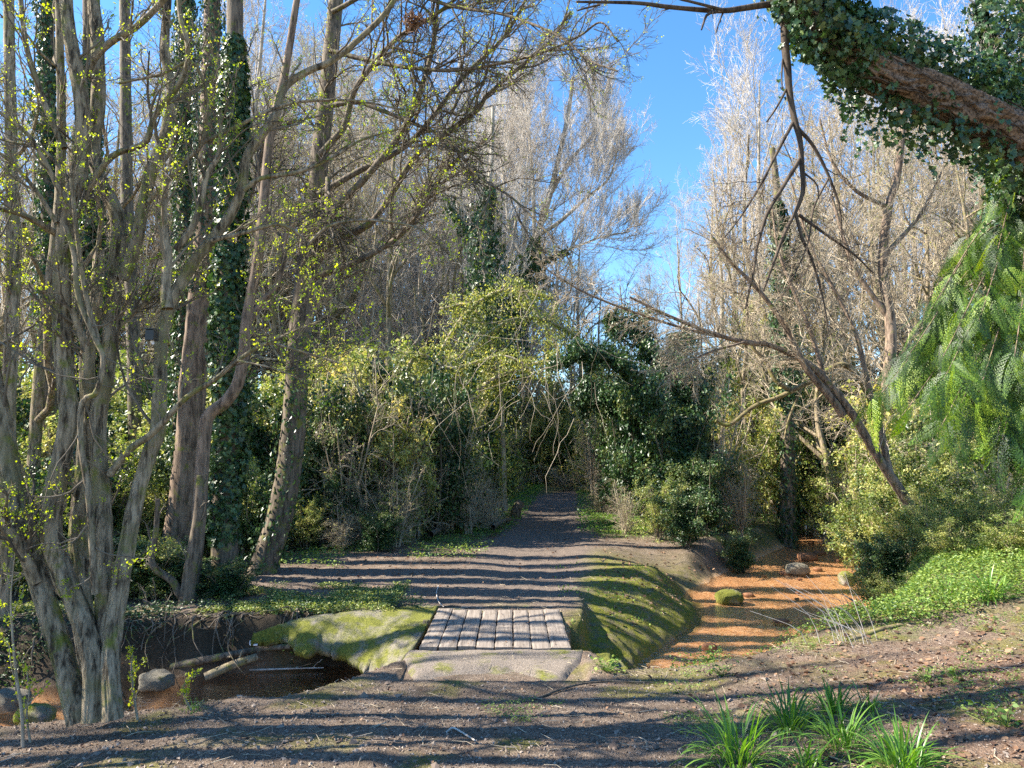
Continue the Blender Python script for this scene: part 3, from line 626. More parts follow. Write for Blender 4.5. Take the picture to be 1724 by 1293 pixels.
near_tree('pale_crooked_tree', 'pale crooked tree with twiggy crown right of the stream, left of the conifer', 19,
  [(1500, 870), (1492, 700), (1500, 560), (1486, 449), (1496, 348), (1510, 300), (1520, 200), (1515, 100)], 12, 4,
  [([(1500, 540), (1450, 470), (1430, 430), (1400, 330)], 19, 19, 7, 3), ([(1496, 350), (1440, 320), (1400, 270), (1380, 200)], 19, 19, 5, 2), ([(1490, 430), (1550, 360), (1590, 280)], 19, 19, 6, 2)],
  tw=(24, 11, 6, 2.1), twm=M_twigt, bark=M_barkb, rmin=.0055, up=.06)

# ---- big ivy-covered leaning trunk top right with a hanging dead limb
lt = thing('leaning_ivy_tree', (8.3, 7.6, hgt(8.3, 7.6)), 'huge furrowed trunk leaning in from the top right under heavy ivy', 'tree')
tk = Buf()
mainP = [np.array([8.3, 7.6, hgt(8.3, 7.6)-.1]), np.array([8.0, 7.5, 2.2]), np.array([6.9, 7.3, 4.3])]+[at(*q) for q in [(1724, 238, 7.2), (1640, 192, 7.1), (1560, 158, 7.0), (1480, 125, 6.9), (1420, 85, 6.8), (1370, 30, 6.7), (1330, -60, 6.6), (1270, -200, 6.5)]]
Q = spline(mainP, 700); r = np.interp(np.linspace(0, 1, 700), [0, .4, .55, .8, 1], [.3, .235, .215, .19, .12])
bigtube(tk, Q, r, 110, .34, 5, .12, 11)
tk.build('trunk', M_barkr, lt)
br2 = [([(1322, 20), (1321, 63), (1326, 115), (1329, 153), (1336, 195), (1347, 237), (1350, 278), (1352, 320), (1340, 355), (1322, 390), (1305, 435), (1285, 490)], 6.7, 6.7, 9.5, 2.5),
 ([(1324, 150), (1308, 180), (1291, 205)], 6.7, 6.6, 3, 2), ([(1336, 205), (1312, 250), (1281, 310), (1249, 362), (1220, 400)], 6.7, 6.5, 4, 1.5),
 ([(1347, 268), (1319, 313), (1291, 362), (1274, 418), (1270, 449), (1255, 520)], 6.7, 6.6, 5, 2), ([(1343, 216), (1368, 244), (1395, 296), (1413, 348), (1418, 407)], 6.7, 6.9, 4.5, 1.5),
 ([(1345, 362), (1388, 393), (1437, 428), (1470, 460)], 6.7, 6.8, 3.5, 1.5), ([(1340, 360), (1350, 400), (1368, 440), (1385, 500), (1395, 560)], 6.7, 6.7, 4, 1.5), ([(1395, 300), (1370, 350), (1360, 410), (1330, 480)], 6.8, 6.6, 2.5, 1.2),
 ([(1318, 100), (1316, 125), (1317, 150)], 6.7, 6.6, 2.5, 1.5), ([(1352, 290), (1375, 310), (1378, 335)], 6.7, 6.7, 2.5, 1.5)]
hb = Buf(); L = []
for i, (p_, a, b, q0, q1) in enumerate(br2):
    A, ra = limb3(p_, a, b, q0*.78, q1*.7); bigtube(hb, A, ra, 10, .05, i+60, .08); L.append((A, ra))
twig_out(hb, L[2:8], 11, 6, 4, .6, -.06, .0022, .35)
hb.build('hanging_limb', M_barkx, lt)
hb = Buf(); L2 = []
for i, (p_, a, b, q0, q1) in enumerate([([(1400, 20), (1340, 5), (1290, 8), (1250, 14), (1210, 18), (1130, 12), (1070, 5), (970, 3)], 6.7, 6.2, 7, 2), ([(1205, 20), (1190, 25), (1181, 50)], 6.4, 6.3, 3, 1.5), ([(1215, 16), (1160, 2), (1150, 0), (1120, -10)], 6.4, 6.3, 3, 2), ([(1010, 8), (985, 14), (972, 18)], 6.2, 6.2, 2, 1.5)]):
    A, ra = limb3(p_, a, b, q0, q1); bigtube(hb, A, ra, 10, .05, i+70, .08); L2.append((A, ra))
twig_out(hb, L2[:1], 6, 3, 2, .3, -.05, .002, .35); hb.build('side_branch', M_barkx, lt)
iv = Buf(); K_ = len(Q)
def ivy_seg(t0, t1, dens, thick, size, offs): 
    A = Q+np.array(offs); ivy_on(iv, A, r*.6, dens, thick, size, t0, t1, T_IVY, seed=int(t0*100)+3)
ivy_seg(.745, .995, 3600, .42, .065, (-.02, 0, .10)); ivy_seg(.45, .84, 2000, .25, .065, (0.05, .12, .30)); ivy_seg(.55, .82, 420, .16, .07, (-.03, .05, -.26)); ivy_seg(.35, .52, 1500, .4, .065, (0, 0, .1)); ivy_seg(.80, .95, 1400, .55, .06, (.25, .1, .0))
# trailing strands of ivy
for k in range(60):
    t = rng.uniform(.36, .93); c0 = Q[int(t*699)]+rng.normal(size=3)*np.array([.15, .15, .12]); Ln = rng.uniform(.15, .75); n_ = int(Ln*34)
    pp = c0+np.stack([.06*np.sin(np.linspace(0, 5, n_)+k)+rng.uniform(-.4, .3)*np.linspace(0, 1, n_)*Ln, rng.normal(size=n_)*.02, -np.linspace(0, Ln, n_)-.12], 1)+rng.normal(size=(n_, 3))*.02
    leaves(iv, pp, nrm(np.array([-.3, -1, .3])+.6*rng.normal(size=(n_, 3))), nrm(np.array([0, 0, -1.])+.5*rng.normal(size=(n_, 3))), .06*rng.uniform(.6, 1.2, n_), T_IVY)
iv.build('ivy', M_ivy, lt, smooth=False)
vn = Buf(); Tq = nrm(np.gradient(Q, axis=0)); Aq = nrm(np.cross(Tq, [0, 1., 0])); Bq = np.cross(Tq, Aq)
for k in range(22):
    i0 = int(rng.uniform(230, 560)); i1 = min(699, i0+int(rng.uniform(60, 220))); ii_ = np.arange(i0, i1, 5); th = rng.uniform(0, 6.28)+np.cumsum(rng.normal(size=len(ii_))*.16)
    P_ = Q[ii_]+(np.cos(th)[:, None]*Aq[ii_]+np.sin(th)[:, None]*Bq[ii_])*(r[ii_]*1.12)[:, None]; tubes(vn, P_[None], np.full((1, len(ii_)), rng.uniform(.004, .013)), 6)
vn.build('ivy_vines', M_barkx, lt)
# upright ivy tree at the top right edge
near_tree('ivy_clad_tree', 'bushy ivy-smothered trunk at the right edge behind the conifer', 8.6,
  [(1790, 900), (1780, 600), (1760, 400), (1745, 200), (1735, 50), (1730, -120)], 30, 14, [([(1760, 380), (1700, 250), (1670, 120), (1650, 0)], 8.6, 8.4, 10, 6)],
  ivy=[(0, 1500, .55, .065, .35, 1), (1, 1600, .42, .062, .15, 1)], tw=(12, 8, 5, 1.1), twm=M_twigp)

# ------------------------------------------------------------------ conifer with feathery drooping sprays
def make_spray(nb=12, nl=6):
    """flat feathery spray, length 1 along +Y, in XY plane; returns V (m,4,3)"""
    out = []
    for i in range(nb):
        t = (i+.6)/nb; L = .36*(1-t)**.8*(.35+.65*min(1, t*4))+.03
        for s in (-1, 1):
            a = 1.0-.25*t; bx = np.array([0, t*.9, 0]); d = np.array([s*math.sin(a), math.cos(a), 0])
            for k in range(nl):
                u = (k+.7)/nl; lw = .072*(1-u*.7)*(L/.36)**.5+.014; p0 = bx+d*L*u-np.array([0, 0, .10*L*u*u])
                for s2 in (-1, 1):
                    a2 = math.atan2(d[0], d[1])+s2*.65; dd = np.array([math.sin(a2), math.cos(a2), -.12]); sd2 = np.array([math.cos(a2), -math.sin(a2), 0])*.0100
                    out.append([p0-sd2*.6, p0+dd*lw*.5-sd2, p0+dd*lw, p0+dd*lw*.5+sd2])
    return np.array(out)
SPR = make_spray()
def put_sprays(buf, pos, d, nn, size):
    n = len(pos); d = nrm(d); side = nrm(np.cross(d, nn)); up = np.cross(side, d)
    R = np.stack([side, d, up], 1)  # rows
    tpl = SPR.reshape(-1, 3); base_r = rng.random(n)
    for k in range(n):
        V = tpl.copy(); V[:, 0] *= rng.uniform(.6, 1.1); V[:, 0] += rng.uniform(-.25, .25)*V[:, 1]**2; V[:, 2] -= rng.uniform(.2, .6)*V[:, 1]**2+.25*np.abs(V[:, 0])**1.5
        V = (V.reshape(-1, 4, 3)+(rng.normal(size=(len(SPR), 1, 3))*.002)).reshape(-1, 3)
        V = pos[k]+size[k]*(V@R[k]); m_ = len(SPR)
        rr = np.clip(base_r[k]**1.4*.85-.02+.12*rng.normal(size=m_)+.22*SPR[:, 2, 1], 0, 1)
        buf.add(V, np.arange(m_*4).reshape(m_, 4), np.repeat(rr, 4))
cb = np.array([7.2, 9.2, hgt(7.2, 9.2)])
CT = thing('conifer_tree', cb, 'feathery bright green conifer drooping in from the right edge', 'tree')
tk = Buf(); Qc = spline([cb-np.array([0, 0, .1]), cb+np.array([-.1, 0, 2.5]), cb+np.array([0, .1, 5]), cb+np.array([.1, 0, 7.5])], 80); rc = np.linspace(.15, .04, 80)
bigtube(tk, Qc, rc, 20, .1, 4, .05); 
bran = []; 
ends = [(1540, 480, 8.2), (1640, 430, 8.0), (1530, 500, 8.4), (1500, 560, 8.0), (1440, 640, 8.2), (1470, 620, 8.6), (1560, 560, 7.6), (1620, 500, 7.6), (1560, 600, 7.4), (1620, 620, 7.3), (1680, 560, 7.3), (1490, 660, 7.8), (1550, 690, 7.4), (1600, 690, 7.6), (1660, 700, 7.2), (1650, 700, 7.3), (1700, 720, 7.2), (1690, 460, 7.8), (1720, 640, 7.0), (1650, 370, 8.4), (1700, 300, 8.8), (1740, 500, 7.3), (1750, 400, 7.8), (1760, 730, 7.0), (1720, 760, 7.0), (1540, 660, 7.9), (1470, 600, 8.6), (1620, 480, 8.3), (1800, 600, 7.0), (1800, 300, 8), (1620, 560, 7.9), (1590, 640, 7.6), (1680, 240, 8.0)]
for k, e in enumerate(ends):
    E = at(e[0]+28, e[1]+40, e[2]); j = int(np.clip((E[2]+.9)/7.5, .05, .98)*79); S0 = Qc[j]; mid = (S0+E)/2+np.array([0, 0, .45+.1*rng.random()])
    A = spline([S0, mid, E], 14); bran.append(A); bigtube(tk, A, np.linspace(.016, .004, 14), 7, .02, k)
for k in range(26):   # far and right side of the crown
    z = rng.uniform(2.8, 6.2); a_ = rng.uniform(-1.2, 2.0); S0 = Qc[int(z/7.5*79)]; ln = 2.3*(1-z/9)
    A = spline([S0, S0+np.array([math.cos(a_)*ln*.5, math.sin(a_)*ln*.5, .3]), S0+np.array([math.cos(a_)*ln, math.sin(a_)*ln, -.2])], 14); bran.append(A); bigtube(tk, A, np.linspace(.02, .006, 14), 6, .02, k)
tk.build('trunk', M_barkb, CT)
sp = Buf(); ps, ds, ns, sz = [], [], [], []
for bi, A in enumerate(bran):
    axd = nrm(A[-1]-A[0])
    for q in range(27 if bi < len(ends) else 12):
        t = .30+.70*rng.random()**.6; f = t*13; i = min(int(f), 12); c0 = A[i]*(1-(f-i))+A[i+1]*(f-i)+rng.normal(size=3)*.06
        lat = nrm(np.cross(axd, [0, 0, 1.]))*rng.choice([-1, 1])
        d_ = nrm(axd*.6+lat*rng.uniform(.1, .9)+np.array([0, 0, -rng.uniform(.35, 1.2)])); ps.append(c0); ds.append(d_)
        ns.append(nrm(np.array([0, -.3, 1.])+.45*rng.normal(size=3))); sz.append(rng.uniform(.3, .62))
put_sprays(sp, np.array(ps), np.array(ds), np.array(ns), np.array(sz)); sp.build('crown', M_cyp, CT, smooth=False)

# ------------------------------------------------------------------ prototypes for the wood and the thicket
def far_tree_proto(name, kind, seed):
    global rng; keep = rng; rng = np.random.default_rng(seed)
    t = thing(name, (0, 0, 0), 'x', 'tree'); H_ = 15.0
    if kind == 'upright':
        P0 = np.array([spline([(0, 0, -.2), (.1, .1, 5), (-.1, .2, 10), (.1, 0, 16)], 12)]); R0 = np.linspace(.17, .03, 12)[None]
        P1, R1 = kids(P0, R0, 13, .22, .97, (.3, .7), .5, 8, .10, .13, .5, .012)
    elif kind == 'multi':
        ps_ = []
        for k in range(4): a_ = k*1.6+rng.random(); ps_.append(spline([(0.1*math.cos(a_), .1*math.sin(a_), -.2), (.5*math.cos(a_), .5*math.sin(a_), 3), (1.4*math.cos(a_), 1.4*math.sin(a_), 8), (2.2*math.cos(a_), 2.2*math.sin(a_), 13)], 12))
        P0 = np.array(ps_); R0 = np.tile(np.linspace(.13, .03, 12), (4, 1)); P1, R1 = kids(P0, R0, 7, .25, .97, (.35, .8), .38, 8, .1, .08, .5, .01)
    else:
        P0 = np.array([spline([(0, 0, -.2), (.3, .1, 4), (.2, .4, 8), (.6, 0, 13)], 12)]); R0 = np.linspace(.19, .04, 12)[None]
        P1, R1 = kids(P0, R0, 13, .3, .98, (.5, 1.0), .5, 8, .12, .07, .55, .014)
    if kind in ('crooked', 'pole'):
        P0 = np.array([spline([(0, 0, -.2), (.25, .1, 2.5), (-.1, .3, 5), (.35, 0, 8), (.2, .2, 11.5)], 14)]); R0 = np.linspace(.15, .03, 14)[None]
        if kind == 'pole': P0 = np.array([spline([(0, 0, -.2), (.1, .1, 4), (-.1, 0, 8), (.2, 0, 12)], 12)]); R0 = np.linspace(.13, .07, 12)[None]
        P1, R1 = kids(P0, R0, 13 if kind == 'crooked' else 5, .16, .98, (.6, 1.2), .52, 9, .26, .12, .72, .012)
    tk = Buf(); tubes(tk, P0, R0, 8); tubes(tk, P1, R1, 5); tk.build('trunk', M_bark if kind in ('crooked', 'pole') else M_barkp, t)
    if kind == 'pole':
        c_ = Buf(); P2, R2 = kids(P1, R1, 4, .15, .98, (.35, .8), .5, 6, .12, .07, .55, .008); tubes(c_, P2, R2, 4); c_.build('crown', M_twigd, t); rng = keep; return t
    if kind == 'crooked':
        c_ = Buf(); P2, R2 = kids(P1, R1, 9, .15, .98, (.4, 1.1), .55, 7, .24, .08, .62, .007); tubes(c_, P2, R2, 4)
        P3, R3 = kids(P2, R2, 7, .1, .98, (.4, 1.1), .55, 5, .25, .04, .6, .0045); tubes(c_, P3, R3, 3)
        P4, R4 = kids(P3, R3, 4, .1, 1, (.4, 1.0), .6, 3, .2, .04, .7, .0038, .8); tubes(c_, P4, R4, 3)
        c_.build('crown', M_twigt, t); l_ = Buf(); bud_clusters(l_, P4, 900, .035, 2, T_DIA); l_.build('bud_leaves', M_bud, t, smooth=False); rng = keep; return t
    c_ = Buf(); P2, R2 = kids(P1, R1, 9 if kind != 'multi' else 6, .15, .98, (.35, .8), .5, 6, .12, .07, .55, .008); tubes(c_, P2, R2, 4)
    P3, R3 = kids(P2, R2, 7, .1, .98, (.35, .85), .6, 4, .16, .05, .6, .0062); tubes(c_, P3, R3, 3)
    P4, R4 = kids(P3, R3, 5, .1, 1, (.35, .85), .65, 3, .15, .05, .7, .0048, .8); tubes(c_, P4, R4, 3)
    c_.build('crown', M_twigp, t)
    rng = keep; return t
fp = {k: far_tree_proto('bare_tree', k, 20+i) for i, k in enumerate(('upright', 'multi', 'spread', 'crooked', 'pole'))}
fused = set()
def put(protos, used, kind, x, y, s, rz, label, group, sz=None, name=None):
    o = protos[kind]
    if kind in used: o = copy_tree(o)
    used.add(kind)
    o.location = (x, y, hgt(x, y)-.05); o.rotation_euler = (0, 0, rz); o.scale = (s, s, sz or s)
    o['label'] = label; o['group'] = group
    return o
def X(px, Y): return (px-862)/FPX*Y
kinds = ['upright', 'multi', 'spread']
far = []
for i in range(40): far.append((rng.uniform(-150, 680), rng.uniform(28, 52), rng.uniform(1.05, 1.5), 'tall bare pale tree behind the left trees', 'bare trees of the wood behind the left trees'))
for i in range(16): far.append((rng.uniform(560, 900), rng.uniform(42, 62), rng.uniform(1.5, 1.9), 'bare pale tree above the thicket left of the path', 'bare trees above the thicket left of the path'))
for (px, Y, s) in [(720, 36, 1.15), (800, 40, 1.2), (880, 44, 1.2), (960, 46, 1.0), (1000, 60, .9)]: far.append((px, Y, s, 'lilac-twigged bare tree behind the ivy column trees', 'lilac-twigged bare trees behind the ivy columns'))
for (px, Y, s) in [(1150, 40, .9), (1215, 34, 1.0), (1300, 32, 1.25), (1420, 34, 1.15), (1500, 36, 1.3), (1560, 32, 1.2), (1640, 36, 1.3), (1720, 32, 1.3), (1800, 30, 1.2), (1110, 44, .75), (1240, 40, 1.3), (1600, 40, 1.4), (1530, 44, 1.5)]:
    far.append((px, Y, s, 'upswept bare tree right of the sky gap', 'fine-twigged bare trees right of the sky gap'))
for (px, Y) in [(1040, 60), (1085, 64), (1130, 58)]: far.append((px, Y, .5, 'low bare twiggy tree under the sky gap at the path end', 'low bare trees under the sky gap'))
ORD = 'leftmost second third fourth fifth sixth seventh eighth ninth tenth eleventh twelfth thirteenth fourteenth fifteenth sixteenth seventeenth eighteenth nineteenth twentieth'.split()
def ordinal(i, n):
    if i == 0: return 'leftmost'
    if i == n-1: return 'rightmost'
    if i < 20: return ORD[i]+' from the left'
    k = n-1-i
    if k < 20: return ('second third fourth fifth sixth seventh eighth ninth tenth eleventh twelfth thirteenth fourteenth fifteenth sixteenth seventeenth eighteenth nineteenth twentieth'.split()[k-1])+' from the right'
    return 'middle'
def order_labels(rows):
    """rows (px, label): number equal labels from left to right"""
    out = [None]*len(rows)
    for lb in set(r[1] for r in rows):
        ix = sorted([i for i, r in enumerate(rows) if r[1] == lb], key=lambda i: rows[i][0])
        for a, i in enumerate(ix): out[i] = lb if len(ix) == 1 else lb+', '+ordinal(a, len(ix))
    return out
for (px, Y, s) in [(30, 28, 1.4), (110, 30, 1.4), (190, 29, 1.4), (330, 28, 1.4), (400, 30, 1.4), (530, 29, 1.4), (560, 36, 1.6), (640, 27, 1.4), (770, 30, 1.4), (280, 33, 1.6), (430, 34, 1.6), (560, 30, 1.5), (470, 46, 2.3), (540, 50, 2.5), (620, 52, 2.5), (680, 54, 2.5), (740, 53, 2.3), (790, 55, 2.2), (840, 56, 2.1), (580, 56, 2.7), (360, 38, 1.9), (200, 37, 1.9), (50, 36, 1.9)]:
    far.append((px, Y, s, 'crooked tan-twigged tree behind the left trees', 'crooked bare trees behind the left trees'))
for (px, Y, s) in [(970, 52, 1.5), (1010, 46, 1.1), (1050, 50, 1.2), (930, 56, 1.7), (1085, 44, 1.0), (1250, 24, .8), (1380, 22, .85), (1440, 26, 1.0), (1560, 24, 1.0), (1640, 22, 1.0), (1320, 28, 1.0), (1190, 30, .75), (1500, 29, 1.2), (1700, 25, 1.2), (1120, 34, .7), (1050, 40, .6), (1220, 36, 1.3), (1280, 33, 1.5), (1360, 35, 1.6), (1430, 38, 1.8), (1520, 35, 1.6), (1600, 33, 1.6), (1680, 36, 1.7), (1750, 30, 1.5)]:
    far.append((px, Y, s, 'crooked tan-twigged tree right of the ivy arch', 'crooked bare trees right of the path'))
fl = order_labels([(f[0], f[3]) for f in far])
for i, (px, Y, s, lb, g) in enumerate(far):
    lb = fl[i]
    k = 'crooked' if 'crooked' in lb else 'upright' if px > 1090 else kinds[i % 3]
    put(fp, fused, k, X(px, Y), Y, s, rng.uniform(0, 6.28), lb, g)
for i, (x, y, s) in enumerate([(-15, 5.5, .8), (-17, 11, .8)]):
    put(fp, fused, kinds[i % 3], x, y, s, i*1.3, 'bare woodland tree just outside the left edge, '+['beside the stream', 'farther back'][i], 'bare trees outside the left edge')

POL = [(-6.6, 3.2), (-7.4, 4.6), (-9.5, 3.9), (-8.6, 6.2), (-11, 5.3), (-10.4, 8.2), (-12.8, 7.0), (-9.4, 10.2), (-12, 10.6), (-14.5, 9.2), (-13, 3.4), (-15.5, 12.2), (-10.8, 12.8), (-17, 6.4), (-8.0, 12.0)]
POL.sort(key=lambda q: math.hypot(*q))
for i, (x, y) in enumerate(POL):
    put(fp, fused, 'pole', x, y, rng.uniform(.85, 1.2), i*2.1, ('' if i == 0 else ORD[i]+' ')+'nearest slender tree trunk past the left picture edge', 'slender trees past the left picture edge')
# shrubs of the thicket
def shrub_proto(name, kind, seed):
    """about 5 m tall, 4 m wide"""
    global rng; keep = rng; rng = np.random.default_rng(seed)
    t = thing(name, (0, 0, 0), 'x', 'shrub')
    ns_ = {'ivy': 9, 'green': 11, 'olive': 10, 'bare': 14, 'low': 12}[kind]
    ps_ = []
    for k in range(ns_):
        a_ = rng.uniform(0, 6.28); rr = rng.uniform(.3, 1.9); h_ = rng.uniform(2.6, 4.4)*(1-.12*rr)
        ps_.append(spline([(.15*math.cos(a_), .15*math.sin(a_), -.15), (rr*.35*math.cos(a_+.3), rr*.35*math.sin(a_+.3), h_*.4), (rr*math.cos(a_), rr*math.sin(a_), h_)], 10))
    P0 = np.array(ps_); R0 = np.tile(np.linspace(.042, .014, 10), (ns_, 1))
    up = {'ivy': -.02, 'green': .04, 'olive': -.22, 'bare': -.02, 'low': .02}[kind]
    P1, R1 = kids(P0, R0, 9, .12, .98, (.5, 1.15), .42, 7, .2, up, .5, .005)
    P2, R2 = kids(P1, R1, 6, .1, 1, (.4, 1.0), .55, 5, .22, up, .6, .004)
    b_ = Buf(); tubes(b_, P0, R0, 6); tubes(b_, P1, R1, 4); tubes(b_, P2, R2, 3)
    if kind in ('bare', 'olive'):
        P3, R3 = kids(P2, R2, 4, .1, 1, (.4, 1.0), .7, 4, .2, up, .7, .0035); tubes(b_, P3, R3, 3); P2 = np.concatenate([P2[:, :4], P3])
    b_.build('stems', M_twigt if kind in ('bare', 'olive', 'green') else M_twigd, t)
    nl, jit, sz, mat = {'ivy': (17000, .12, .10, M_ivy), 'green': (12000, .11, .09, M_green), 'olive': (9500, .07, .09, M_olive), 'bare': (1500, .05, .05, M_green), 'low': (12000, .07, .07, M_green)}[kind]
    pos, d = on_twigs(P2, nl, jit); l_ = Buf()
    # leaves gather in clumps of one tint
    tint = np.clip(.5+.9*vnoise(pos[:, 0]*2.3+pos[:, 1], pos[:, 2]*2.3-pos[:, 1], seed)+.28*rng.normal(size=nl), 0, 1)
    leaves(l_, pos, nrm(np.array([-.2, 0, .7])+rng.normal(size=(nl, 3))*.8), nrm(d*.5+rng.normal(size=(nl, 3))*.6+np.array([0, 0, -.4])), sz*rng.uniform(.35, 1.6, nl)**1.2, T_DIA, tint)
    l_.build('foliage', mat, t, smooth=False)
    rng = keep; return t
names = {'ivy': 'ivy_shrub', 'green': 'leafy_shrub', 'olive': 'drooping_shrub', 'bare': 'bare_shrub', 'low': 'low_shrub'}
sps = {}
for i, (k, v) in enumerate(names.items()): sps[k] = shrub_proto(v, k, 40+i)
su = set()
LB = {'L': ('{} of the thicket left of the path', 'thicket left of the path'), 'F': ('{} in the far thicket behind the path bend', 'far thicket behind the path bend'),
      'W': ('{} on the wood floor behind the multi-stemmed tree', 'understorey behind the multi-stemmed tree'), 'R': ('{} on the far bank right of the path', 'thicket between path and stream'),
      'S': ('{} on the right stream bank', 'shrubs on the right stream bank'), 'B': ('{} behind the stream', 'background thicket right of the stream')}
DS = {'ivy': 'dark glossy ivy shrub', 'green': 'dense mid-green leafy shrub', 'olive': 'drooping yellow-green shrub', 'bare': 'tan twiggy shrub', 'low': 'bushy green shrub'}
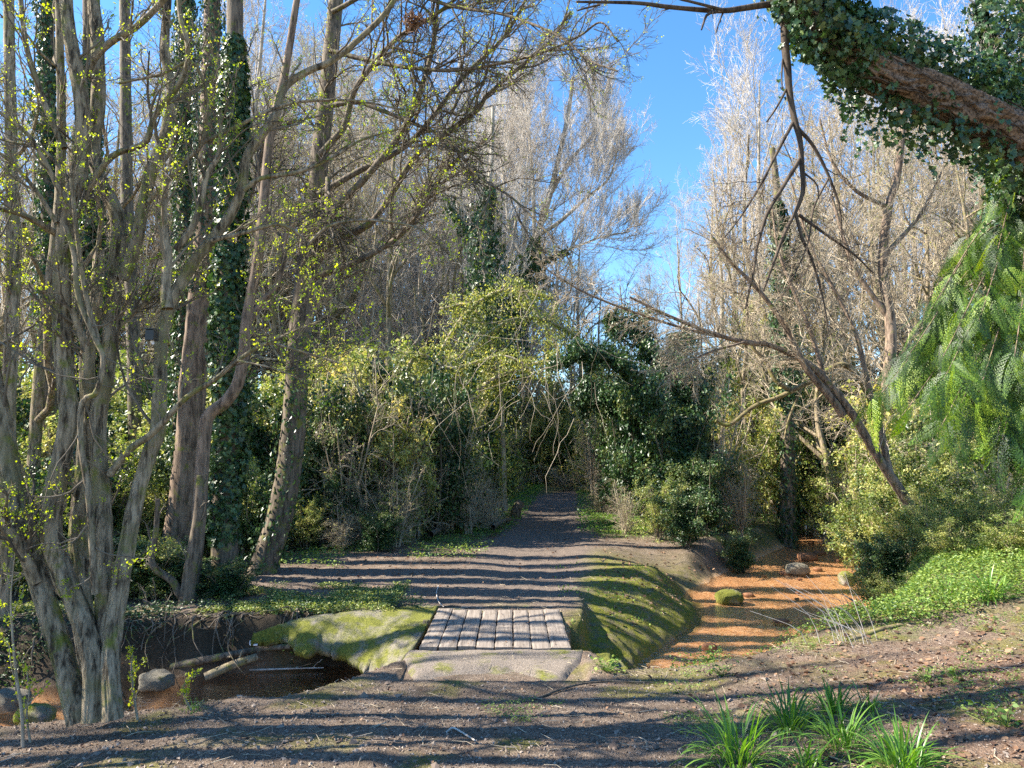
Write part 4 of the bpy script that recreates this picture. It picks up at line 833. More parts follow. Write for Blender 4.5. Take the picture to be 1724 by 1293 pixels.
shr = [ # px, Y, width scale, height scale, kind, zone
 # left thicket
 (500, 18.5, .9, 1.1, 'green', 'L'), (555, 17.5, .8, .95, 'ivy', 'L'), (600, 19, .9, 1.2, 'green', 'L'), (650, 17.4, .75, .95, 'olive', 'L'), (690, 19, .9, 1.2, 'ivy', 'L'), (735, 18.6, .7, 1.0, 'ivy', 'L'),
 (740, 20.5, .7, 1.0, 'olive', 'L'), (815, 22, .5, .5, 'bare', 'L'), (790, 19, .5, .55, 'bare', 'L'), (725, 20, .6, .7, 'low', 'L'), (620, 16.6, .45, .45, 'bare', 'L'), (560, 22, 1.0, 1.1, 'green', 'L'), (650, 23, 1.0, 1.15, 'olive', 'L'), (815, 29, .5, .35, 'green', 'L'), (690, 19.5, .6, .8, 'bare', 'L'), (735, 23, .9, 1.1, 'olive', 'L'), (500, 24, 1.2, 1.3, 'green', 'L'), (440, 22, 1.1, 1.1, 'green', 'L'),
 (780, 25, .5, .55, 'olive', 'L'), (740, 22, 1.0, 1.2, 'green', 'L'),
 (520, 15.8, .35, .3, 'low', 'L'), (580, 15.6, .35, .25, 'bare', 'L'), (640, 15.4, .3, .22, 'ivy', 'L'), (480, 16.4, .45, .5, 'green', 'L'), (640, 16.2, .3, .25, 'low', 'L'), (795, 21, .4, .4, 'bare', 'L'), (830, 19.5, .35, .35, 'bare', 'L'), (545, 16.6, .5, .8, 'ivy', 'L'), (610, 17.4, .7, .9, 'ivy', 'L'), (580, 20, 1, 1.35, 'olive', 'L'), (700, 21, 1, 1.35, 'green', 'L'),
 (575, 16.8, .8, 1.0, 'bare', 'L'), (640, 17.8, .9, 1.15, 'bare', 'L'), (700, 18.2, .8, 1.1, 'bare', 'L'), (755, 19.4, .7, .95, 'bare', 'L'), (510, 17.2, .8, 1.1, 'bare', 'L'), (670, 16.4, .5, .5, 'bare', 'L'), (600, 21, 1.1, 1.35, 'olive', 'L'),
 # far thicket
 (850, 40, .9, 1.0, 'bare', 'F'), (1000, 33, .8, 1.4, 'bare', 'F'), (935, 45, 1.3, 1.9, 'bare', 'F'),
 (880, 46, 1.4, 1.8, 'olive', 'F'), (950, 48, 1.5, 2.0, 'green', 'F'), (1020, 36, 1.2, 1.5, 'olive', 'F'), (1060, 32, 1.0, 1.5, 'green', 'F'), (790, 30, .8, .5, 'green', 'F'), (905, 43, 1.2, 1.5, 'olive', 'F'), (990, 48, 1.3, 1.7, 'olive', 'F'), (1000, 46, 1.5, 1.8, 'olive', 'F'), (940, 42, 1.2, 1.0, 'low', 'F'),
 (870, 44, 1.3, 1.2, 'green', 'F'), (930, 44, 1.4, 1.3, 'ivy', 'F'), (990, 42, 1.3, 1.3, 'green', 'F'), (1050, 40, 1.3, 1.4, 'green', 'F'), (820, 37, 1.2, .7, 'green', 'F'), (700, 36, 1.3, .8, 'olive', 'F'), (960, 38, 1.0, .45, 'bare', 'F'), (1010, 37, .8, .6, 'low', 'F'), (870, 36, .5, .35, 'bare', 'F'), (1100, 44, 1.4, 1.5, 'bare', 'F'), (960, 50, 1.6, 1.9, 'bare', 'F'), (1040, 52, 1.6, 1.9, 'green', 'F'),
 (1060, 30, .8, 1.4, 'olive', 'F'), (845, 33, .6, .4, 'low', 'F'),
 # wood floor left
 (20, 16, 1, .8, 'green', 'W'), (90, 18, 1.1, 1.0, 'green', 'W'), (150, 15.5, .8, .7, 'green', 'W'), (210, 17.5, 1, .9, 'ivy', 'W'), (260, 16, .8, .8, 'green', 'W'), (340, 17, .9, 1.0, 'green', 'W'), (420, 16.6, .8, .95, 'ivy', 'W'), (-60, 15, 1, .9, 'ivy', 'W'), (460, 17.8, .8, 1.0, 'green', 'W'), (120, 24, 1.3, 1.3, 'olive', 'W'), (250, 24, 1.3, 1.2, 'green', 'W'), (370, 24, 1.3, 1.2, 'green', 'W'), (0, 24, 1.4, 1.3, 'green', 'W'), (230, 13.5, .5, .4, 'low', 'W'), (40, 12, .5, .4, 'low', 'W'),
 (-20, 11.2, .6, .5, 'ivy', 'W'), (40, 10.6, .4, .3, 'green', 'W'), (110, 10.4, .35, .22, 'ivy', 'W'), (190, 10.2, .4, .25, 'ivy', 'W'), (250, 10.3, .4, .22, 'low', 'W'), (290, 10.7, .35, .2, 'ivy', 'W'), (340, 10.5, .3, .15, 'ivy', 'W'), (400, 10.2, .28, .14, 'ivy', 'W'), (170, 13, .6, .6, 'ivy', 'W'), (270, 14.5, .6, .6, 'green', 'W'), (330, 14.5, .5, .6, 'ivy', 'W'), (410, 14.6, .5, .5, 'green', 'W'), (100, 14.2, .7, .7, 'green', 'W'), (20, 19, 1.2, 1.2, 'ivy', 'W'), (180, 20, 1.1, 1.2, 'green', 'W'), (300, 20, 1.1, 1.2, 'ivy', 'W'), (400, 19.5, 1.1, 1.2, 'green', 'W'), (450, 14.6, .4, .4, 'ivy', 'W'),
 # dark mass right of path
 (1085, 20.5, .75, 1.1, 'ivy', 'R'), (1130, 19.5, .7, .9, 'ivy', 'R'), (1160, 21, .8, 1.15, 'ivy', 'R'), (1040, 24, .6, 1.15, 'ivy', 'R'), (1180, 18.4, .55, .55, 'ivy', 'R'), (1105, 17.6, .42, .38, 'low', 'R'), (1050, 19, .4, .38, 'bare', 'R'), (1150, 16.6, .4, .35, 'ivy', 'R'), (1010, 24.5, .4, .35, 'bare', 'R'), (1230, 22, .8, 1.0, 'olive', 'R'), (1200, 20, .8, 1.1, 'bare', 'R'), (1270, 25, 1.0, 1.4, 'olive', 'R'), (1240, 19.5, .5, .55, 'bare', 'R'), (1290, 24, .8, 1.0, 'green', 'R'), (1130, 26, .9, 1.3, 'green', 'R'), (1200, 28, 1.1, 1.5, 'bare', 'R'), (1240, 16.8, .28, .25, 'ivy', 'R'),
 # background right
 (1350, 25, 1, 1.3, 'ivy', 'B'), (1400, 28, 1.2, 1.5, 'bare', 'B'), (1280, 30, 1.3, 1.9, 'bare', 'B'), (1460, 25, 1, 1.1, 'green', 'B'), (1520, 28, 1.2, 1.4, 'olive', 'B'), (1440, 20, .6, .8, 'bare', 'B'), (1400, 30, 1.2, 1.6, 'green', 'B'), (1600, 22, 1.2, 1.2, 'green', 'B'), (1700, 20, 1.1, 1.1, 'green', 'B'), (1330, 27.5, 1.3, 2.0, 'green', 'B'), (1390, 29, 1.3, 2.2, 'olive', 'B'), (1240, 29, 1.0, 1.9, 'green', 'B'), (1290, 31, 1.3, 2.4, 'olive', 'B'), (1500, 34, 1.6, 2.0, 'bare', 'B'), (1640, 30, 1.5, 1.8, 'green', 'B'), (1180, 34, 1.4, 1.6, 'bare', 'B'), (1390, 22, .7, .7, 'low', 'B'), (1330, 27, .8, .7, 'green', 'B'),
 # right bank
 (1470, 16, .6, .55, 'green', 'S'), (1530, 13.5, .45, .45, 'green', 'S'), (1600, 14, .6, .55, 'green', 'S'), (1680, 13, .6, .45, 'bare', 'S'), (1490, 12.3, .3, .26, 'ivy', 'S'), (1440, 18, .5, .4, 'low', 'S'), (1560, 11.4, .28, .22, 'low', 'S'), (1640, 11.2, .3, .22, 'low', 'S'), (1720, 10.5, .3, .25, 'low', 'S'), (1580, 16, .7, .8, 'bare', 'S'), (1460, 14.2, .35, .3, 'ivy', 'S'), (1740, 14, .8, .7, 'green', 'S'), (1500, 19, .9, 1.0, 'olive', 'S'), (1560, 18, .9, 1.0, 'green', 'S'), (1440, 16.5, .5, .55, 'green', 'S'), (1520, 14.8, .5, .6, 'green', 'S'), (1640, 16, .8, .8, 'ivy', 'S'), (1500, 11, .22, .16, 'green', 'S'), (1460, 12.4, .25, .2, 'green', 'S'), (1590, 10.4, .24, .16, 'green', 'S'), (1680, 9.8, .26, .17, 'green', 'S'), (1545, 12.4, .35, .3, 'green', 'S'), (1620, 12.5, .35, .32, 'green', 'S')]
sl = order_labels([(a[0], LB[a[5]][0].format(DS[a[4]])) for a in shr])
for i, (px, Y, s, szz, k, z_) in enumerate(shr):
    put(sps, su, k, X(px, Y), Y, s, rng.uniform(0, 6.28), sl[i], DS[k]+'s, '+LB[z_][1], szz)

# dark ivy arch leaning over the path from the right
def arch(name, label, Y, paths, mat, dens, thick, size, hang=0):
    b0 = at(*paths[0][0], Y); t = thing(name, (b0[0], b0[1], hgt(b0[0], b0[1])), label, 'shrub'); st = Buf(); lf = Buf(); L = []
    for i, pth_ in enumerate(paths):
        A, ra = limb3(pth_, Y, Y+rng.uniform(-1, 1), 5, 2, 60); bigtube(st, A, ra, 8, .03, i); L.append((A, ra)); ivy_on(lf, A, ra, dens, thick, size, .05, 1, T_DIA, i+9)
    a1, a2, a3 = twig_out(st, L, 12, 7, 4, 1.0, -.1, .004, .1); pos, d = on_twigs(a3, int(dens*9), .08)
    leaves(lf, pos, rv(len(pos)), nrm(d+np.array([0, 0, -.6])+.5*rng.normal(size=pos.shape)), size*rng.uniform(.6, 1.2, len(pos)))
    st.build('stems', M_twigd if mat is M_ivy else M_twigt, t); lf.build('foliage', mat, t, smooth=False); return t
arch('ivy_arch', 'black-green ivy-hung bush arching left over the path', 20,
  [[(1140, 880), (1130, 760), (1090, 660), (1040, 610), (985, 590), (950, 610)], [(1150, 870), (1150, 720), (1120, 620), (1070, 560), (1020, 530)], [(1120, 880), (1100, 780), (1060, 700), (1000, 660), (970, 680)], [(1170, 870), (1170, 700), (1150, 620), (1130, 560)]], M_ivy, 1900, .5, .10)
arch('vine_draped_shrub', 'yellow-green vine curtain hanging above the path between thicket and ivy arch', 21.5,
  [[(700, 860), (710, 700), (760, 560), (840, 490), (930, 500)], [(720, 860), (760, 640), (860, 540), (960, 560), (1010, 640)], [(850, 860), (840, 640), (800, 520), (740, 520)], [(690, 860), (670, 700), (700, 600), (760, 620), (850, 600), (920, 640)], [(760, 860), (790, 680), (870, 620), (940, 600), (900, 520), (870, 470)]], M_olive, 430, .6, .08)

# ------------------------------------------------------------------ stones, logs, branches
def rock(name, label, c, sx, sy, sz_, mat, seed, cat='stone', group=None, k=18):
    u = np.linspace(0, math.pi, k); v = np.linspace(0, 2*math.pi, 2*k, endpoint=False); U, Vv = np.meshgrid(u, v, indexing='ij')
    D = np.stack([np.sin(U)*np.cos(Vv), np.sin(U)*np.sin(Vv), np.cos(U)], -1)
    D2 = np.sign(D)*np.abs(D)**.72; f = 1+.22*fbm(D[..., 0]*1.7+seed, D[..., 1]*1.7+D[..., 2]*1.9, 3, seed)+.16*np.abs(fbm(D[..., 0]*4+seed, D[..., 1]*4+D[..., 2]*5, 4, seed))
    V = D2*f[..., None]*np.array([sx, sy, sz_])*.85+np.array(c); b = Buf(); n2 = 2*k
    kk = np.arange(k-1)[:, None]; jj = np.arange(n2)[None]; b.add(V, np.stack([kk*n2+jj, (kk+1)*n2+jj, (kk+1)*n2+(jj+1) % n2, kk*n2+(jj+1) % n2], -1).reshape(-1, 4))
    o = b.build(name, mat); return tag(o, label, cat, group)
M_mst = mossconc('mossy_stone', .36, .52); M_st = mossconc('bare_stone', .62, .75, ((.09, .08, .06), (.27, .24, .18))); M_ost = simple('ochre_stone', (.2, .09, .04), .8, None, 12, .6)
p_ = atz(1228, 1006, -.52); rock('boulder', 'round boulder capped with green moss in the orange stream', p_, .27, .2, .15, M_mst, 3)
p_ = atz(1341, 958, -.5); rock('boulder', 'angular grey-tan boulder in mid stream beyond the mossy one', p_, .30, .22, .15, M_st, 5)
p_ = atz(263, 1146, -.5); rock('boulder', 'pale flat boulder in the dark left pool', p_, .21, .16, .12, M_st, 8)
p_ = atz(60, 1204, -.5); rock('boulder', 'dark mossy boulder in the stream at the far left', p_, .2, .15, .12, M_mst, 9)
p_ = atz(10, 1180, -.48); rock('boulder', 'grey flat boulder at the left picture edge beside the pool', p_, .25, .2, .12, M_st, 19)
p_ = atz(1194, 1090, -.6); rock('boulder', 'small dark lump of stone low in the near orange stream', p_, .11, .08, .07, M_ost, 12)
p_ = atz(1425, 975, -.35); rock('boulder', 'dark earthy block jutting from the right stream bank', p_, .16, .16, .16, M_mst, 22)
p_ = atz(1360, 938, -.55); rock('boulder', 'rust-brown stone with a flat top upstream of the tan boulder', p_, .3, .2, .13, M_ost, 23)
for i in range(60):
    j = rng.integers(0, 330); c0 = cs[j]; 
    if c0[1] < 9: continue
    q = c0[:2]+pn[j]*rng.uniform(-1, 1)*c0[2]; s = rng.uniform(.03, .12)*(1.5 if c0[1] > 16 else 1)
    rock('stone', 'small rust-brown stone lying in the orange stream', (q[0], q[1], -.62), s*1.3, s, s*.6, M_ost, 100+i, group='small stones in the orange stream', k=8)
def log(name, label, pts, r0, r1, mat, cat='log', twigs=0, seed=3, group=None):
    Q = spline(pts, 40); b = Buf(); bigtube(b, Q, np.linspace(r0, r1, 40), 12, .08, seed, .1)
    if twigs: P1, R1 = kids(Q[None, ::3], np.linspace(r0, r1, 40)[None, ::3], twigs, .3, 1, (.4, 1), .35, 6, .2, 0, .4, .003); tubes(b, P1, R1, 5)
    return tag(b.build(name, mat), label, cat, group)
log('fallen_branch', 'long fallen branch slanting over the dark left pool under the apron', [atz(290, 1122, -.5), atz(370, 1106, -.38), atz(440, 1092, -.34), atz(490, 1088, -.3)], .05, .03, M_barkd, 'branch', 5)
log('fallen_branch', 'pale stubby fallen branch lying lower beside the left pool', [atz(345, 1140, -.55), atz(390, 1120, -.45), atz(432, 1106, -.4)], .05, .045, M_bark, 'branch', 3)
log('fallen_branch', 'thin pale stick floating across the left pool', [atz(420, 1128, -.57), atz(480, 1126, -.56), atz(545, 1124, -.56)], .012, .006, M_twigp, 'branch', 3)
for i, (a, b, r_) in enumerate([((700, 905), (790, 870), .12), ((740, 900), (850, 862), .09), ((725, 912), (770, 885), .07), ((765, 896), (830, 884), .06), ((830, 905), (860, 880), .06)]):
    A = gr(*a); B = gr(*b); A[2] += r_+.05*i; B[2] += .35 if i < 2 else .1
    log('log', ['mossy thick log topmost in the heap by the left thicket', 'bare dark log second from the top of the log heap', 'short dark log at the front left of the log heap', 'thin log lowest on the right of the log heap', 'thin log at the path-side end of the log heap'][i], [A, (A+B)/2+np.array([0, 0, .05]), B], r_, r_*.8, M_mossb if i < 1 else M_barkd, 'log', 4, 7+i, 'rotting log heap left of the path')
A = gr(868, 872); log('tree_stump', 'short dark leaning stump at the left path edge', [A-np.array([0, 0, .1]), A+np.array([.03, 0, .25]), A+np.array([.15, .1, .5])], .17, .15, M_barkd, 'stump')
A = gr(1030, 868); log('tree_stump', 'low brown stump at the right path edge', [A-np.array([0, 0, .1]), A+np.array([0, 0, .14]), A+np.array([.02, .05, .3])], .28, .24, M_barkb, 'stump')
A = gr(1200, 870); B = gr(1320, 865); log('fallen_branch', 'long dark fallen bough lying along the far bank before the stream', [A+np.array([0, 0, .5]), (A+B)/2+np.array([0, 0, .55]), B+np.array([0, 0, .4])], .09, .06, M_barkd, 'branch', 8)
A = gr(1690, 905)
for i in range(3): log('fallen_branch', 'reddish-brown broken branch in the heap at the right edge, '+['nearest', 'middle', 'rearmost'][i], [A+np.array([.7-.2*i, .3*i, .05]), A+np.array([.1, .2*i, .35]), A+np.array([-.5, .3*i, .1+.1*i])], .05, .03, M_barkb, 'branch', 14, 31+i, 'broken branch heap at the right edge')
A = atz(1420, 1010, -.1); log('fallen_branch', 'pale broken stick poking from the right bank over the water', [atz(1418, 1000, -.2), atz(1450, 1020, .0), atz(1470, 1032, .1)], .012, .015, M_twigd, 'branch')
def gz(px, py, dz=.0): q = gr(px, py); q[2] += dz; return q
log('stick', 'bent pale stick lying on the near path', [gz(750, 1238, .012), gz(762, 1231, .02), gz(778, 1238, .015), gz(800, 1252, .015)], .006, .005, M_twigp, 'stick')
log('stick', 'thin curved twig on the path behind the planks', [gz(738, 988, .012), gz(735, 1000, .02), gz(738, 1015, .02), gz(747, 1026, .03)], .008, .005, M_twigp, 'stick')
log('stick', 'curved brown root hugging the near slope below the stream', [gz(900, 1180, .01), gz(960, 1160, .02), gz(1020, 1152, .02), gz(1100, 1150, .0)], .010, .006, M_barkd, 'stick')
# moss-edged root on the right bank
log('exposed_root', 'mossy exposed root along the top of the right bank', [gz(1430, 1080, .0), gz(1470, 1066, .005), gz(1510, 1056, .01), gz(1550, 1050, .0)], .028, .02, M_mossb, 'root')

# black box on the stem
A = at(257, 563, 4.93); BX = thing('bird_box', A-np.array([0, 0, .045]), 'small black box strapped to the side of a grey stem', 'box')
M_blk = simple('black_plastic', (.008, .008, .01), .4); M_wht = simple('white_plastic', (.7, .68, .72), .5)
b_ = Buf(); box_grid(b_, A[0]-.03, A[0]+.03, A[1]-.045, A[1]+.03, A[2]-.045, A[2]+.028, 6, 6, .001, 1, .5, .004); b_.build('box_body', M_blk, BX, smooth=False)
b_ = Buf(); box_grid(b_, A[0]-.034, A[0]+.034, A[1]-.052, A[1]+.032, A[2]+.0285, A[2]+.040, 6, 6, .001, 2, .5, .004); b_.build('lid', M_blk, BX, smooth=False)
b_ = Buf(); tubes(b_, spline([A+np.array([0, 0, -.045]), A+np.array([.004, 0, -.06]), A+np.array([.008, 0, -.072])], 6)[None], np.linspace(.014, .008, 6)[None], 10); b_.build('spout', M_wht, BX)
# nest
A = at(698, 38, 10.2); b_ = Buf()
for i in range(90):
    a_ = rng.normal(size=3)*.07; d_ = rv(1)[0]*.09; tubes(b_, np.array([[A+a_-d_, A+a_, A+a_+d_]]), np.full((1, 3), .006), 4)
leaves(b_, A+rng.normal(size=(160, 3))*.07, rv(160), rv(160), .06)
tag(b_.build('nest', M_litter), 'round reddish-brown nest of dead leaves in the upper branches', 'nest')
# white rim under the tip of the apron
A = atz(424, 1080, -.22); b_ = Buf(); tubes(b_, spline([A+np.array([-.02, .02, 0]), A+np.array([0, -.03, -.03]), A+np.array([.08, -.03, -.03])], 10)[None], np.full((1, 10), .013), 8)
tag(b_.build('pipe_end', M_wht), 'small white plastic pipe end under the broken tip of the mossy apron', 'pipe')

# ------------------------------------------------------------------ low plants
def strap_clump(name, label, c, n, L, w_, mat, group=None, droop=1.0, cat='plant'):
    b = Buf(); K = 9
    a = rng.uniform(0, 6.28, n); lean = rng.uniform(.25, 1.9, n); Ln = L*rng.uniform(.6, 1.2, n)
    s = np.linspace(0, 1, K); th = lean[:, None]*(.45+droop*1.1*s[None]**1.5)
    dr = np.sin(th); dz = np.cos(th); st = (Ln/(K-1))[:, None]
    r_ = np.cumsum(dr*st, 1)+rng.uniform(0, .04, n)[:, None]; z = np.cumsum(dz*st, 1); z -= z[:, :1]; z -= .01
    ctr = np.stack([np.cos(a)[:, None]*r_, np.sin(a)[:, None]*r_, z], -1)+np.array(c)+np.concatenate([rng.normal(size=(n, 2))*.03, np.zeros((n, 1))], 1)[:, None]
    sd_ = np.stack([-np.sin(a), np.cos(a), np.zeros(n)], 1)[:, None]*(w_*rng.uniform(.7, 1.2, n))[:, None, None]*(np.sin(np.clip(s*1.1+.25, 0, math.pi/2)*1)*np.clip((1-s)*3, .04, 1))[None, :, None]
    mid = ctr-np.array([0, 0, .25])*np.linalg.norm(sd_, axis=-1, keepdims=True)
    V = np.stack([ctr-sd_, mid, ctr+sd_], 2)
    k = np.arange(K-1)[:, None]; j = np.arange(2)[None]; q = np.stack([k*3+j, k*3+j+1, (k+1)*3+j+1, (k+1)*3+j], -1).reshape(-1, 4)
    b.add(V, (np.arange(n)[:, None, None]*K*3+q[None]).reshape(-1, 4), np.repeat(rng.random(n), K*3))
    return tag(b.build(name, mat), label, cat, group)
for (px, py, n, L, lb) in [(1240, 1290, 75, .42, 'strap-leaved clump at the bottom edge, leftmost of the row'), (1330, 1232, 85, .34, 'wide strap-leaved clump above and right of the bottom-edge clump'), (1420, 1262, 60, .34, 'strap-leaved clump in the middle of the foreground group'),
        (1500, 1310, 85, .36, 'strap-leaved clump at the bottom edge, rightmost of the row'), (1400, 1202, 45, .28, 'darker upright strap-leaved clump behind the middle one'), (1466, 1200, 26, .24, 'small splayed strap-leaved tuft beside a pinkish stone'), (1350, 1300, 35, .25, 'short strap-leaved tuft between the two bottom-edge clumps'),
        (1670, 1012, 60, .42, 'tall grassy clump on the right bank top'), (1596, 1012, 30, .30, 'small grassy clump left of the tall one on the right bank top'), (1540, 1285, 22, .22, 'thin grassy tuft right of the bottom-edge clumps')]:
    strap_clump('grass_clump', lb, gr(px, min(py, 1290))-np.array([0, max(0, (py-1290))*.006, 0]), int(n*1.6), L*.92, .007, M_strap)
strap_clump('grass_clump', 'bright green grass tuft on the lip of the bank by the left pool', gr(325, 1196), 50, .11, .003, M_strap)
# saplings with fresh leaves by the left bank
def sapling(label, pts, Y, r0, lf_n):
    Q, r = limb3(pts, Y, Y, r0, .8, 40); b0 = np.array([Q[0][0], Q[0][1], hgt(Q[0][0], Q[0][1])]); Q[:, 2] += min(0, b0[2]-Q[0][2])
    t = thing('sapling', b0, label, 'sapling'); b = Buf(); tubes(b, Q[None], r[None], 7); P1, R1 = kids(Q[None, ::3], r[None, ::3], 12, .15, 1, (.4, 1), .28, 6, .15, .1, .6, .0016); tubes(b, P1, R1, 4)
    b.build('stem', M_twigt, t); l_ = Buf(); bud_clusters(l_, P1, lf_n, .022, 4, spread=.01); l_.build('bud_leaves', M_bud, t, smooth=False)
sapling('tall thin budding sapling at the left picture edge, rooted by the water', [(40, 1238), (38, 1180), (28, 1110), (22, 1040), (20, 980), (28, 900)], 4.9, 3, 90)
sapling('thin budding sapling just right of the multi-stemmed tree', [(232, 1192), (226, 1150), (222, 1110), (224, 1075)], 5.4, 2.5, 40)
sapling('low budding sprig leaning right over the pool from the near bank', [(322, 1190), (310, 1165), (312, 1145), (330, 1130)], 5.6, 2, 34)
sapling('tiny budding shoot nearest the left edge, beside the tall sapling', [(52, 1236), (46, 1190), (50, 1150), (46, 1115)], 5.0, 2, 30)
# heart-leaved plants, right foreground
for (px, py, n, lb) in [(1560, 1150, 26, 'heart-leaved seedling on leaf litter, highest of the right foreground'), (1610, 1150, 22, 'bright heart-leaved plant beside the shaded seedling'), (1695, 1225, 30, 'fresh green leafy plant near the right bottom edge'), (1660, 1218, 14, 'small leafy seedling left of the fresh green plant'), (1020, 1132, 60, 'small trailing ivy plant by the mossy stone blocks'), (1215, 1140, 30, 'small nettle-like sprig on the lip above the orange water')]:
    g = gr(px, py); b = Buf(); pos = g+rng.normal(size=(n, 3))*np.array([.07, .06, .0])+np.stack([np.zeros(n), np.zeros(n), rng.uniform(.02, .12, n)], 1)
    tubes(b, np.stack([np.broadcast_to(g, (n, 3)), (g+pos)/2, pos], 1), np.full((n, 3), .0015), 4)
    leaves(b, pos, nrm(np.array([0, 0, 1.])+.4*rng.normal(size=(n, 3))), nrm(rng.normal(size=(n, 3))*np.array([1, 1, .2])), .045*rng.uniform(.6, 1.1, n), T_OVAL)
    tag(b.build('leafy_seedling', M_low), lb, 'plant')

def scatter(n, xr, yr, mask):
    x = rng.uniform(*xr, n); y = rng.uniform(*yr, n); m_ = mask(x, y); x = x[m_]; y = y[m_]; return x, y
def fullz(x, y): return height(x, y)+.004
def e_of(x, y): s, w_ = chan(x, y); return np.abs(s)-w_, s > 0
# leaf litter
def litter_mask(x, y):
    e, nr = e_of(x, y); nz = fbm(x*1.1, y*1.1, 4, 50); dens = np.where(nr, .25+.9*sst(1.5, 3.0, x+nz)*sst(8, 5, y), .35)
    dens = dens*np.where(~nr & (np.abs(x-.1-(y-10)*.085) < 1.2), .15, 1); return (e > .3) & (rng.random(len(x)) < dens) & ~((np.abs(x+.2) < 1) & (y > 6.5) & (y < 10))
b = Buf(); x, y = scatter(26000, (-6, 6.5), (3.2, 13), litter_mask); n = len(x); pos = np.stack([x, y, fullz(x, y)+rng.uniform(.002, .012, n)], 1)
leaves(b, pos, nrm(np.array([0, 0, 1.])+.45*rng.normal(size=(n, 3))), nrm(rng.normal(size=(n, 3))*np.array([1, 1, .15])), rng.uniform(.012, .05, n)*np.where(x > 1.2, 1.35, .6), T_OVAL)
n = 90; pos = np.stack([rng.uniform(-.95, .6, n), rng.uniform(7.7, 9.5, n), np.full(n, .046)], 1); leaves(b, pos, nrm(np.array([0, 0, 1.])+.2*rng.normal(size=(n, 3))), rv(n)*np.array([1, 1, .1]), rng.uniform(.008, .035, n), T_OVAL)
x, y = scatter(30000, (-14, 12), (11, 26), litter_mask); n = len(x); pos = np.stack([x, y, fullz(x, y)+.015], 1)
leaves(b, pos, nrm(np.array([0, 0, 1.])+.6*rng.normal(size=(n, 3))), nrm(rng.normal(size=(n, 3))*np.array([1, 1, .2])), rng.uniform(.03, .08, n), T_DIA)
tag(b.build('leaf_litter', M_litter, smooth=False), 'scattered dead brown leaves and crumbs over the woodland floor', 'leaf litter', kind='stuff')
# crumbs of soil and small stones
b = Buf(); x, y = scatter(42000, (-5, 5.5), (3.2, 8.5), lambda x, y: (e_of(x, y)[0] > .25) & (rng.random(len(x)) < sst(9, 3, y)+.15) & ~((x > -1.1) & (x < .76) & (y > 6.6)))
n = len(x); s = rng.uniform(.003, .011, n)*rng.uniform(.6, 1.3, n)*np.where(rng.random(n) < .02, 2.6, 1); OCT = np.array([(1, 0, 0), (0, 1, 0), (-1, 0, 0), (0, -1, 0), (0, 0, .7), (0, 0, -.6)])
V = np.stack([x, y, fullz(x, y)], 1)[:, None]+s[:, None, None]*(OCT[None]+.35*rng.normal(size=(n, 6, 3)))
Fo = np.array([(0, 1, 4), (1, 2, 4), (2, 3, 4), (3, 0, 4), (1, 0, 5), (2, 1, 5), (3, 2, 5), (0, 3, 5)])
b.add(V, (np.arange(n)[:, None, None]*6+Fo[None]).reshape(-1, 3), np.repeat(rng.random(n), 6))
M_peb = leafmat('gravel_crumb', [(0, (.07, .05, .04)), (.6, (.18, .135, .105)), (1, (.33, .27, .22))], .9, 0.0)
tag(b.build('gravel', M_peb, smooth=False), 'loose soil crumbs and grit on the near path', 'gravel', kind='stuff')
# twig debris
b = Buf(); x, y = scatter(3000, (-6, 6.5), (3.2, 12.5), lambda x, y: (e_of(x, y)[0] > .25) & (rng.random(len(x)) < .8)); n = len(x); a = rng.uniform(0, 6.28, n); ln = rng.uniform(.02, .11, n)
d = np.stack([np.cos(a), np.sin(a), .1*rng.normal(size=n)], 1)*ln[:, None]; c0 = np.stack([x, y, fullz(x, y)+.006], 1)
tubes(b, np.stack([c0-d, c0+rng.normal(size=(n, 3))*.008, c0+d], 1), np.tile(rng.uniform(.001, .003, n)[:, None], (1, 3)), 4)
tag(b.build('twig_debris', M_twigt), 'small broken twigs strewn over the ground', 'twigs', kind='stuff')
# ground cover
def cover(n, xr, yr, mask, size, hz, mat, name, label, per=5):
    x, y = scatter(n, xr, yr, mask); n = len(x); x = np.repeat(x, per)+rng.normal(size=n*per)*size*1.1; y = np.repeat(y, per)+rng.normal(size=n*per)*size*1.1
    z = height(x, y)+rng.uniform(.004, hz, n*per); pos = np.stack([x, y, z], 1); b = Buf(); m_ = n*per
    leaves(b, pos, nrm(np.array([0, 0, 1.])+.5*rng.normal(size=(m_, 3))), nrm(rng.normal(size=(m_, 3))*np.array([1, 1, .3])+np.array([0, 0, .2])), size*rng.uniform(.5, 1.1, m_), T_OVAL if size < .04 else T_DIA, np.clip(np.repeat(rng.random(n), per)+.15*rng.normal(size=m_), 0, 1))
    return tag(b.build(name, mat, smooth=False), label, 'ground cover', kind='stuff')
cover(9000, (-.5, 6), (3.2, 7.5), lambda x, y: (e_of(x, y)[0] > .3) & (x > .6-.5*(y-4)) & (fbm(x*2.2, y*2.2, 3, 61) > .0+.18*sst(5, 6.5, y)), .018, .03, M_low, 'ground_cover', 'small green weeds spreading over the right foreground soil')
cover(26000, (1.6, 8), (7.2, 13), lambda x, y: (e_of(x, y)[1]) & (e_of(x, y)[0] > .12) & (e_of(x, y)[0] < .75+.5*np.clip(x-3.0, 0, 4)+.5*fbm(x*1.5, y*1.5, 3, 91)), .042, .2, M_low, 'bank_cover', 'bright nettles and leafy weeds along the lip of the right bank')
cover(15000, (-9, -1.6), (9.3, 11.9), lambda x, y: (e_of(x, y)[0] > .45+.35*fbm(x*2, y*2, 3, 65)) & (~e_of(x, y)[1]) & (fbm(x*1.4, y*1.4, 3, 66) > -.1) & ((y < 11.4) | (x < -4.2)), .035, .08, M_green, 'bank_cover', 'shaded green ground cover on the left bank between stream and side path')
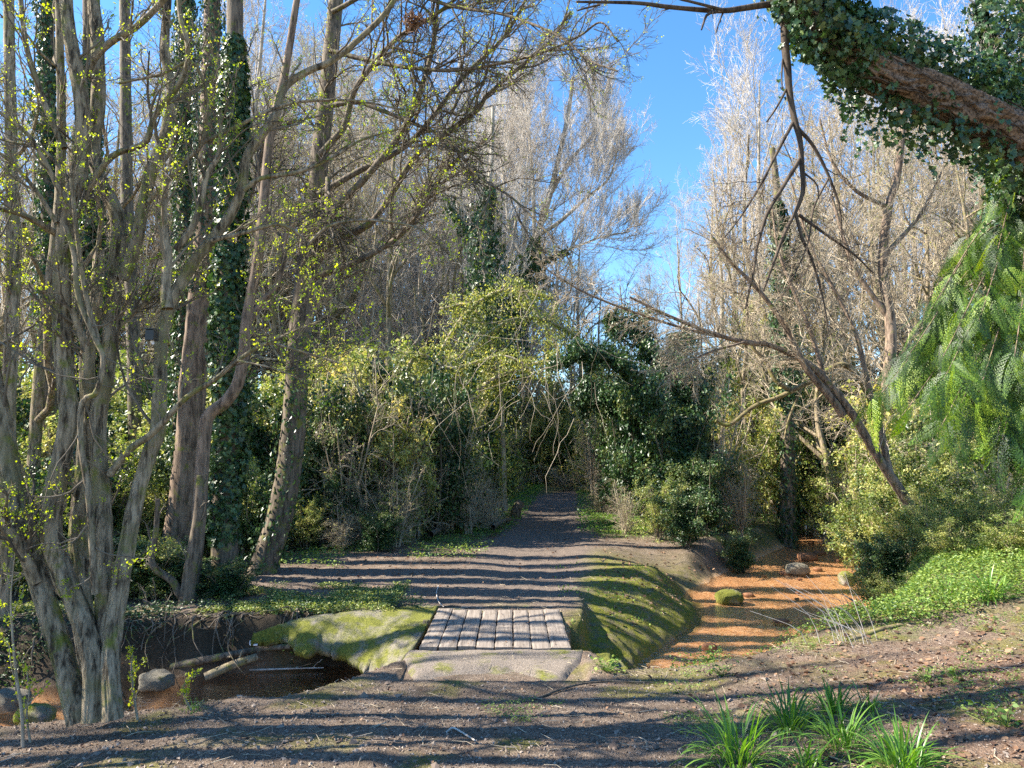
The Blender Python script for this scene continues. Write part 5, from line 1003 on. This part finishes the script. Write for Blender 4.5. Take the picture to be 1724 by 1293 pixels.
cover(5500, (-9, -1.2), (8.2, 10.2), lambda x, y: (~e_of(x, y)[1]) & (e_of(x, y)[0] > .12) & (e_of(x, y)[0] < 1.1) & (fbm(x*1.3, y*1.3, 3, 68) > -.02) & ((x < -2.3) | (y > 9.6)), .045, .14, M_ivy, 'bank_ivy', 'dark ivy trailing down the far bank of the left pool')
cover(20000, (-12, 10), (13.3, 27), lambda x, y: (e_of(x, y)[0] > .4) & (~e_of(x, y)[1]) & (np.abs(x-.1-(y-10)*.085) > 1.05+.4*rng.random(len(x))) & ((x < 0) | (y > 18)) & (fbm(x*.8, y*.8, 3, 70) > -.12), .06, .12, M_low, 'verge_cover', 'low green plants along the verges of the far path')
cover(16000, (-4, 11), (19, 48), lambda x, y: (e_of(x, y)[0] > .4) & (~e_of(x, y)[1]) & (np.abs(x-.1-(y-10)*.085) > .95) & (np.abs(x-.1-(y-10)*.085) < 3.2), .08, .10, M_strap, 'verge_grass', 'sunlit grass on both sides of the far path')
# dry stems on the right bank
b = Buf()
for i in range(26):
    px = rng.uniform(1300, 1400) if i < 16 else rng.uniform(1440, 1480); g = gr(px+60, 1085) if i < 16 else gr(px, 1030); g[0] += rng.normal()*.12; g[1] += rng.normal()*.1; hh = rng.uniform(.25, .7)
    tubes(b, spline([g, g+np.array([-.1, 0, hh*.5]), g+np.array([-.15-.5*rng.random(), .05, hh])], 6)[None], np.linspace(.004, .0015, 6)[None], 4)
tag(b.build('dry_stems', M_twigp), 'dry straw-coloured stems leaning over the orange water from the right bank', 'dead stems', kind='stuff')

# bare roots hanging down the far bank of the left pool
b = Buf(); n = 150; x = rng.uniform(-7.5, -2.6, n); K = 9; P = np.zeros((n, K, 3))
yb = 9.15+.12*(x+2.5)+rng.normal(size=n)*.15
P[:, 0] = np.stack([x, yb+.35, height(x, yb+.35)+.02], 1); d = np.stack([rng.normal(size=n)*.5, -np.ones(n), np.full(n, .1)], 1)
for k in range(1, K):
    d = nrm(d+rng.normal(size=(n, 3))*.35+np.array([0, .05, -.35])); q = P[:, k-1]+d*.11*rng.uniform(.6, 1.2, (n, 1)); q[:, 2] = np.maximum(q[:, 2], height(q[:, 0], q[:, 1], False)+.02); P[:, k] = q
tubes(b, P, rng.uniform(.004, .016, n)[:, None]*np.linspace(1, .4, K)[None], 6)
tag(b.build('bank_roots', M_barkd), 'tangle of bare roots and sticks over the dark far bank of the left pool', 'roots', kind='stuff')

# vines and dead stems hanging in the thicket
b = Buf(); n = 120; px_ = rng.uniform(480, 1010, n); Yv = rng.uniform(15.5, 22, n); K = 8; P = np.zeros((n, K, 3))
P[:, 0] = np.array([at(a, c, y) for a, c, y in zip(px_, rng.uniform(480, 720, n), Yv)]); d = nrm(np.stack([rng.normal(size=n)*.6, rng.normal(size=n)*.3, -np.ones(n)*.8], 1))
for k in range(1, K):
    d = nrm(d+rng.normal(size=(n, 3))*.22); P[:, k] = P[:, k-1]+d*rng.uniform(.12, .42, (n, 1))
P[..., 2] = np.maximum(P[..., 2], height(P[..., 0], P[..., 1], False)+.01)
tubes(b, P, rng.uniform(.003, .009, n)[:, None]*np.linspace(1, .5, K)[None], 5)
tag(b.build('hanging_vines', M_twigt), 'pale bare vines and dead stems hanging through the thicket over the path', 'vines', kind='stuff')

# ragged tufts on the mossy slabs and along the slab edges
x, y = scatter(2600, (.7, 3.6), (8.4, 14), lambda x, y: (e_of(x, y)[0] > .1) & (~e_of(x, y)[1]) & (fbm(x*2.5, y*2.5, 3, 95) > .12)); n = len(x); b = Buf()
leaves(b, np.stack([x, y, height(x, y)], 1), nrm(rng.normal(size=(n, 3))*np.array([1, 1, .2])), nrm(np.array([0, 0, 1.])+.6*rng.normal(size=(n, 3))), rng.uniform(.015, .05, n), T_DIA)
tag(b.build('moss_tufts', M_low, smooth=False), 'small tufts and sprigs growing out of the mossy slope right of the planks', 'moss', kind='stuff')
